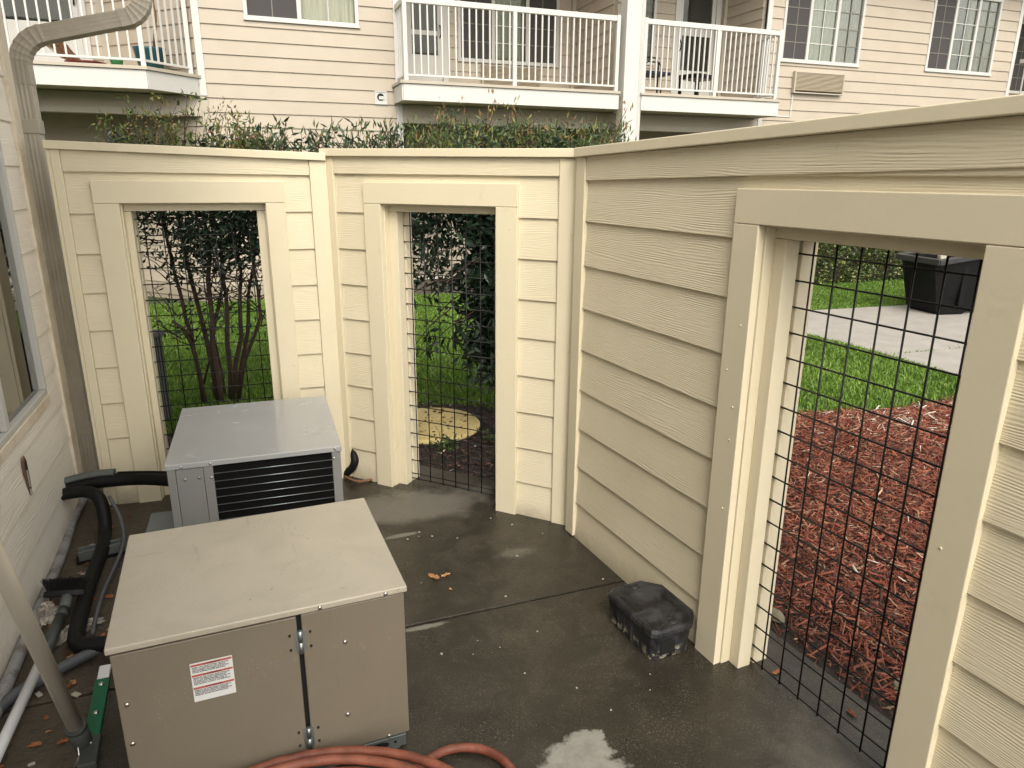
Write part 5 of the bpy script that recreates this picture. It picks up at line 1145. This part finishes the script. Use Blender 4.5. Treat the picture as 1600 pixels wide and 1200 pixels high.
for yy in (0.03, 0.56):
    wh = empty('wheel', (0.70, yy, 0.155), 0, parent=tt)
    Mw = Matrix.Rotation(math.pi/2, 4, 'X')
    MB().lathe([(0.10,-0.03),(0.145,-0.035),(0.155,-0.02),(0.155,0.02),(0.145,0.035),(0.10,0.03)], 28, M=Mw).build('tyre', M['rubber'], wh)
    MB().lathe([(0.101,-0.028),(0.085,0.034),(0.03,0.030),(0.026,0.045)], 24, M=Mw).build('rim', M['ac_grille'], wh)
    for k in range(5):
        a = k*2*math.pi/5; MB().lathe([(0.018,0),(0.018,0.002)], 10, M=Mw @ Matrix.Translation((0.058*math.cos(a),0.058*math.sin(a),0.0335))).build('hub_hole', M['gasket'], wh)
b = MB(); b.box(0.66, 0.74, 0.05, 0.54, 0.13, 0.18); b.build('axle', M['galv'], tt)
rb = tag(MB().build('x', M['crumb']) , None)
bpy.data.objects.remove(rb)
bg_ = MB()
for k in range(14):
    p = (rnd.uniform(0.1,1.2), rnd.uniform(0.1,0.5), rnd.uniform(0.50,0.66)); s_ = rnd.uniform(0.03,0.09)
    bg_.box(-s_, s_, -s_*0.7, s_*0.7, -s_*0.4, s_*0.4, Matrix.Translation(p) @ Matrix.Rotation(rnd.uniform(0,3),4,'X') @ Matrix.Rotation(rnd.uniform(0,3),4,'Z'))
o = bg_.build('rubbish', M['crumb'], None, tt.location.copy(), tt.rotation_euler.z, bevel=0.01); tag(o, 'pale bits of rubbish inside the black tilt truck', 'rubbish', kind='stuff')

# ------------------------------------------------------------------ neighbouring unit behind the downspout
nu = empty('neighbour_condenser', (-2.86, 4.25, gz(-2.86,4.25)), rad(-18), 'grey green slatted condenser standing behind the downspout', 'condensing unit')
MB().box(-0.28, 0.28, 0.0, 0.6, 0.0, 0.60).build('cabinet', M['gasket'], nu)
MB().box(-0.30, 0.30, -0.02, 0.62, 0.601, 0.64).build('lid', M['strut'], nu, bevel=0.01)
sl = MB().box(0, 0.008, 0, 0.012, 0.02, 0.60).mesh('slat'); sl.materials.append(M['strut'])
for i in range(26): share('slat', sl, nu, (-0.28+i*0.0216, -0.0125, 0))
for i in range(26): share('slat', sl, nu, (0.2805, 0.01+i*0.0226, 0), math.pi/2*0)

# ------------------------------------------------------------------ poles, broom, gripper
O_ = Vector((-1.215, 1.62, 0)); po = empty('squeegee', tuple(O_), 0, 'dull aluminium pole with a dark socket and green bolted head, slanting across the left foreground', 'squeegee')
p0, p1 = Vector((-1.205, 1.625, 0.075)), Vector((-1.08, 1.326, 0.80)); dv = (p1-p0)
MB().tube([p0 - O_ + dv*0.06, p0 - O_ + dv*2.1], 0.0195, 18).build('pole', M['alu'], po)
MB().tube([p0 - O_ - dv*0.10, p0 - O_ + dv*0.02, p0 - O_ + dv*0.115], [0.020, 0.025, 0.0265], 16).build('socket', M['grey_plastic'], po)
MB().tube([p0 - O_ + dv*0.108, p0 - O_ + dv*0.128], 0.0275, 16).build('socket_collar', M['grey_plastic'], po, bevel=0.001)
g0, g1 = Vector((-1.168, 1.585, 0.060)), Vector((-1.298, 1.925, 0.115)); gd = (g1-g0); Mg = Matrix.Translation(g0 - O_) @ gd.to_track_quat('X', 'Z').to_matrix().to_4x4()
MB().box(0.06, 0.285, -0.020, 0.020, -0.009, 0.009, Mg).build('head_bar', M['green_plastic'], po, bevel=0.003)
MB().box(0.286, 0.345, -0.017, 0.017, -0.006, 0.006, Mg).build('bar_tip', M['white_pole'], po, bevel=0.004)
MB().box(-0.03, 0.07, -0.024, 0.024, -0.012, 0.0105, Mg).build('head_bracket', M['grey_plastic'], po, bevel=0.004)
for q in (0.045, 0.15, 0.26): MB().lathe([(0.0075,0),(0.0075,0.002),(0.004,0.005)], 10, M=Mg @ Matrix.Translation((q, 0, 0.0106 if q < 0.07 else 0.0092))).build('bolt', M['screw'], po)
MB().tube([p0-O_+Vector((0.0,-0.02,0.03)), p0-O_+Vector((0.012,-0.04,-0.01)), p0-O_+Vector((0.0,-0.06,-0.04))], 0.0028, 6).build('spring_clip', M['screw'], po)

O_ = Vector((-1.60, 2.10, 0)); br_ = empty('broom', tuple(O_), 0, 'white handled broom lying on the floor beside the house with its black brush upturned', 'broom')
b0, b1, b2, b3 = Vector((-1.33,1.27,0.045)), Vector((-1.590,2.062,0.050)), Vector((-1.652,2.245,0.055)), Vector((-1.700,2.375,0.070))
MB().tube([b0-O_, b1-O_], 0.0165, 16).build('handle', M['white_pole'], br_)
bb = MB(); 
for k in range(10):
    a = k*2*math.pi/10; off = Vector((math.cos(a)*0.019, 0, math.sin(a)*0.019)); bb.tube([b1-O_+off*0.8, (b1+b2)/2-O_+off, b2-O_+off*0.75], 0.0035, 5)
bb.tube([b1-O_-(b2-b1)*0.05, (b1+b2)/2-O_, b2-O_-(b2-b1)*0.02], [0.020,0.021,0.017], 16); bb.tube([b2-O_-(b2-b1)*0.02, b2-O_+(b2-b1)*0.22], 0.0195, 16); bb.build('grip', M['grey_plastic'], br_)
MB().tube([b2-O_+(b2-b1)*0.22, b3-O_], [0.018, 0.021], 16).build('ferrule', M['strut'], br_)
hm = Matrix.Translation(b3 - O_ + Vector((-0.010,-0.010,0.002))) @ Matrix.Rotation(rad(8), 4, 'Z') @ Matrix.Rotation(rad(-35), 4, 'X')
MB().prism([(0.075*math.cos(t_)*1.0, 0.026*math.sin(t_)) for t_ in np.linspace(0, 2*math.pi, 20, endpoint=False)], -0.010, 0.012, 'z', hm).build('brush_head', M['bristle'], br_, bevel=0.003)
bb = MB()
for k in range(620):
    a = rnd.uniform(0, 2*math.pi); r_ = math.sqrt(rnd.random()); x_, y_ = 0.066*r_*math.cos(a), 0.019*r_*math.sin(a); t1 = Vector((x_*1.35 + rnd.gauss(0,0.004), y_*2.1 + rnd.gauss(0,0.004), 0.055+rnd.uniform(-0.008,0.006)))
    p_ = hm @ Vector((x_, y_, 0.011)); q_ = hm @ t1; bb.tube([p_, (p_+q_)/2, q_], 0.0008, 3, cap=False)
bb.build('bristles', M['bristle'], br_)

# crumpled clear wrap round the broom head
def crumple(name, c, rx, ry, rz_, seed, label, ang=0.0, h=0.03):
    rs = np.random.RandomState(seed); n = 22; b = MB(); vs = []
    for j in range(n):
        for i in range(n):
            u, v_ = i/(n-1)*2-1, j/(n-1)*2-1; edge = 1 - 0.25*rs.rand()
            x_ = u*rx*edge + 0.006*rs.randn(); y_ = v_*ry*edge + 0.006*rs.randn()
            z_ = 0.004 + h*max(0, 1-u*u*0.9-v_*v_*0.8)*(0.4+0.9*rs.rand()) + 0.005*rs.rand()
            vs.append((x_*math.cos(ang)-y_*math.sin(ang), x_*math.sin(ang)+y_*math.cos(ang), z_))
    b.add(vs, [(j*n+i, j*n+i+1, (j+1)*n+i+1, (j+1)*n+i) for j in range(n-1) for i in range(n-1)])
    o = b.build(name, M['wrap'], None, c); tag(o, label, 'plastic wrap'); return o
crumple('plastic_wrap', (-1.595, 2.22, 0.0), 0.030, 0.10, 0, 3, 'torn strip of crumpled clear plastic right of the broom handle', rad(-28))
crumple('plastic_wrap', (-1.74, 2.30, 0.0), 0.045, 0.06, 0, 5, 'crumpled clear plastic left of the broom head beside the big leaf', rad(20), 0.06)

# ------------------------------------------------------------------ coiled hose
def ring_pts(cx, cy, r, z, a0, a1, n=48, dz=0.0, ecc=1.0, wob=0.0, ph=0.0):
    return [(cx + r*math.cos(a)*ecc*(1+wob*math.sin(3*a+ph)), cy + r*math.sin(a)*(1+wob*math.sin(3*a+ph)), z + dz*(i/n)) for i, a in enumerate(np.linspace(a0, a1, n))]
pts = []
rr_ = [(0.475, 0.118), (0.455, 0.090), (0.405, 0.118), (0.395, 0.062), (0.440, 0.052), (0.335, 0.088), (0.330, 0.030)]
pth = []
for k, (r_, z_) in enumerate(rr_):
    nx_ = rr_[(k+1) % len(rr_)]; N_ = 40
    for i in range(N_):
        q = i/N_; sm_ = q*q*(3-2*q); a = rad(250) + 2*math.pi*q; rj = r_ + (nx_[0]-r_)*sm_ if k < len(rr_)-1 else r_
        zj = z_ + (nx_[1]-z_)*sm_ if k < len(rr_)-1 else z_
        pth.append((-0.428 + rj*math.cos(a)*1.02, 1.118 + rj*math.sin(a) + 0.006*math.sin(3*a+k), zj))
mesh_tube('garden_hose', pth, 0.0128, M['hose'], 'terracotta garden hose coiled on the floor in front of the tan cabinet', 'hose', 14)
mesh_tube('hose_end', [(p[0], p[1], p[2]) for p in smooth([(-0.30,1.30,0.045),(-0.285,1.47,0.04),(-0.262,1.585,0.022),(-0.185,1.665,0.017),(-0.085,1.672,0.017),(-0.005,1.615,0.017),(0.035,1.50,0.017),(0.02,1.3,0.017),(-0.05,1.1,0.017)])], 0.0128, M['hose'], 'loose loop of the terracotta hose lying right of the coil', 'hose', 14)

# ------------------------------------------------------------------ fallen leaves and crumbs on the floor
def fallen(x, y, s_, t_, label, name='fallen_leaf', group=None, curl=0.5, star=False):
    rs = random.Random(int(abs(x*9137+y*7919))); n = 14; b = MB(); vs = [(0, 0, 0.006)]
    for k in range(n):
        a = 2*math.pi*k/n; r_ = s_*(0.55 + 0.45*abs(math.cos(a*(2.5 if star else 1)))) * rs.uniform(0.8, 1.1); vs.append((r_*math.cos(a), r_*math.sin(a)*0.75, 0.003 + curl*s_*rs.uniform(0, 0.6)))
    b.add(vs, [(0, k+1, (k+1) % n+1) for k in range(n)]); me = b.mesh(name); a_ = me.attributes.new('tint', 'FLOAT', 'POINT')
    a_.data.foreach_set('value', [min(1, max(0, t_ + rs.uniform(-0.12, 0.12))) for _ in range(len(vs))]); me.materials.append(M['leaf_litter'])
    o = bpy.data.objects.new(name, me); o.location = (x, y, 0.001); o.rotation_euler = (0, 0, rs.uniform(0, 6)); link(o); tag(o, label, 'leaf', group); return o
fallen(-0.322, 2.61, 0.030, 0.72, 'curled orange leaf alone on the middle of the concrete floor')
fallen(-0.275, 2.625, 0.022, 0.95, 'yellowish leaf touching the orange leaf on the open floor')
fallen(-0.245, 2.52, 0.011, 0.95, 'tiny pinkish leaf scrap just in front of the orange leaf')
fallen(-1.815, 2.37, 0.060, 0.45, 'big brown plane leaf beside the brush, against the house wall', star=True, curl=0.8)
fallen(-1.87, 2.44, 0.035, 0.15, 'dark brown leaf behind the big plane leaf at the wall foot')
fallen(-1.562, 2.03, 0.028, 0.62, 'orange leaf right of the white broom handle'); fallen(-1.53, 2.00, 0.020, 0.8, 'small light orange leaf touching the leaf by the broom handle')
fallen(-1.395, 1.69, 0.020, 0.55, 'small rusty leaf between the white handle and the tan pole'); fallen(-1.595, 2.45, 0.022, 0.55, 'small brown leaf between the brush and the black pipe')
fallen(0.905, 2.03, 0.018, 0.55, 'orange leaf at the foot of the right wall stop, by the wire'); fallen(1.075, 1.84, 0.020, 0.2, 'brown leaf caught in the bottom wire of the right window')
for i in range(16):
    fallen(-1.47 + rnd.uniform(-0.06, 0.06), 2.22 + rnd.uniform(-0.07, 0.09), rnd.uniform(0.012, 0.022), rnd.uniform(0.3, 0.95), 'one of the small dry leaves heaped between the black pipe and the tan unit', group='leaves heaped beside the tan unit')
for i in range(34):
    q = rnd.random(); x_ = -2.15 + 0.62*q + rnd.uniform(-0.02, 0.16); y_ = 3.2 - 1.6*q + rnd.uniform(-0.1, 0.1)
    fallen(x_+0.1, y_, rnd.uniform(0.008, 0.018), rnd.uniform(0.0, 0.9), 'one of the leaf scraps scattered in the mud along the house wall', group='leaf scraps along the house wall')
crumbs = [(0.005,3.086),(-0.369,2.966),(-0.434,3.003),(-0.479,2.935),(0.028,2.792),(-0.242,2.118),(-0.02,2.477),(0.387,2.609),(0.10,2.25),(0.22,1.95),(0.32,1.85),(0.05,2.02),(-0.1,3.15),(-0.25,2.95),(0.15,3.0)]
for i in range(14): crumbs.append((rnd.uniform(-0.5,0.9), rnd.uniform(1.55,3.1)))
cm_ = []
for s_ in (0.0028, 0.0045, 0.0065):
    b = MB(); b.prism([(s_*math.cos(a)*rnd.uniform(.6,1.2), s_*math.sin(a)*rnd.uniform(.5,1)) for a in np.linspace(0, 2*math.pi, 7, endpoint=False)], 0, 0.002, 'z'); me = b.mesh('crumb'); me.materials.append(M['crumb']); cm_.append(me)
for i, (x_, y_) in enumerate(crumbs):
    if 0.9342*x_ + 0.3568*y_ < -0.3 and y_ < 2.3 and x_ < -0.3: continue
    if 0.9056*x_ + 0.4241*y_ > 1.50: continue
    big = i < 15; o = share('crumb', cm_[2 if i < 8 else (1 if big else 0)], None, (x_, y_, 0.0006), rnd.uniform(0, 6)); tag(o, 'one of the pale crumbs scattered over the wet concrete floor', 'crumb', 'pale crumbs on the floor')
for x_, y_, s_ in ((-1.62,2.60,0.012),(-1.80,2.62,0.008),(-1.90,2.86,0.010),(-1.86,2.92,0.014),(-1.52,1.90,0.012),(-1.40,1.90,0.014),(-1.36,1.62,0.009),(-1.33,1.55,0.012)):
    o = MB().box(-s_, s_, -s_*0.6, s_*0.6, 0, s_*0.4).build('paint_flake', M['crumb'], None, (x_, y_, 0.001), rnd.uniform(0, 3), bevel=0.001); tag(o, 'one of the white paint flakes in the mud near the house wall', 'paint flake', 'white flakes near the house wall')
# pebbles and scraps on the sill outside wall C
for x_, y_, s_, lab in ((1.30,1.98,0.028,'grey mossy stone in the soil beyond the right wire window'),(1.02,2.36,0.040,'pale concrete lump by the outer jamb of the right window')):
    b = MB(); me = None; b.lathe([(s_*0.7,0),(s_,s_*0.35),(s_*0.8,s_*0.8),(s_*0.3,s_)], 9, smooth=False); o = b.build('stone', M['rock'], None, (x_, y_, -0.012), rnd.uniform(0,3)); o.scale = (1.2, 0.8, 0.8); tag(o, lab, 'stone')
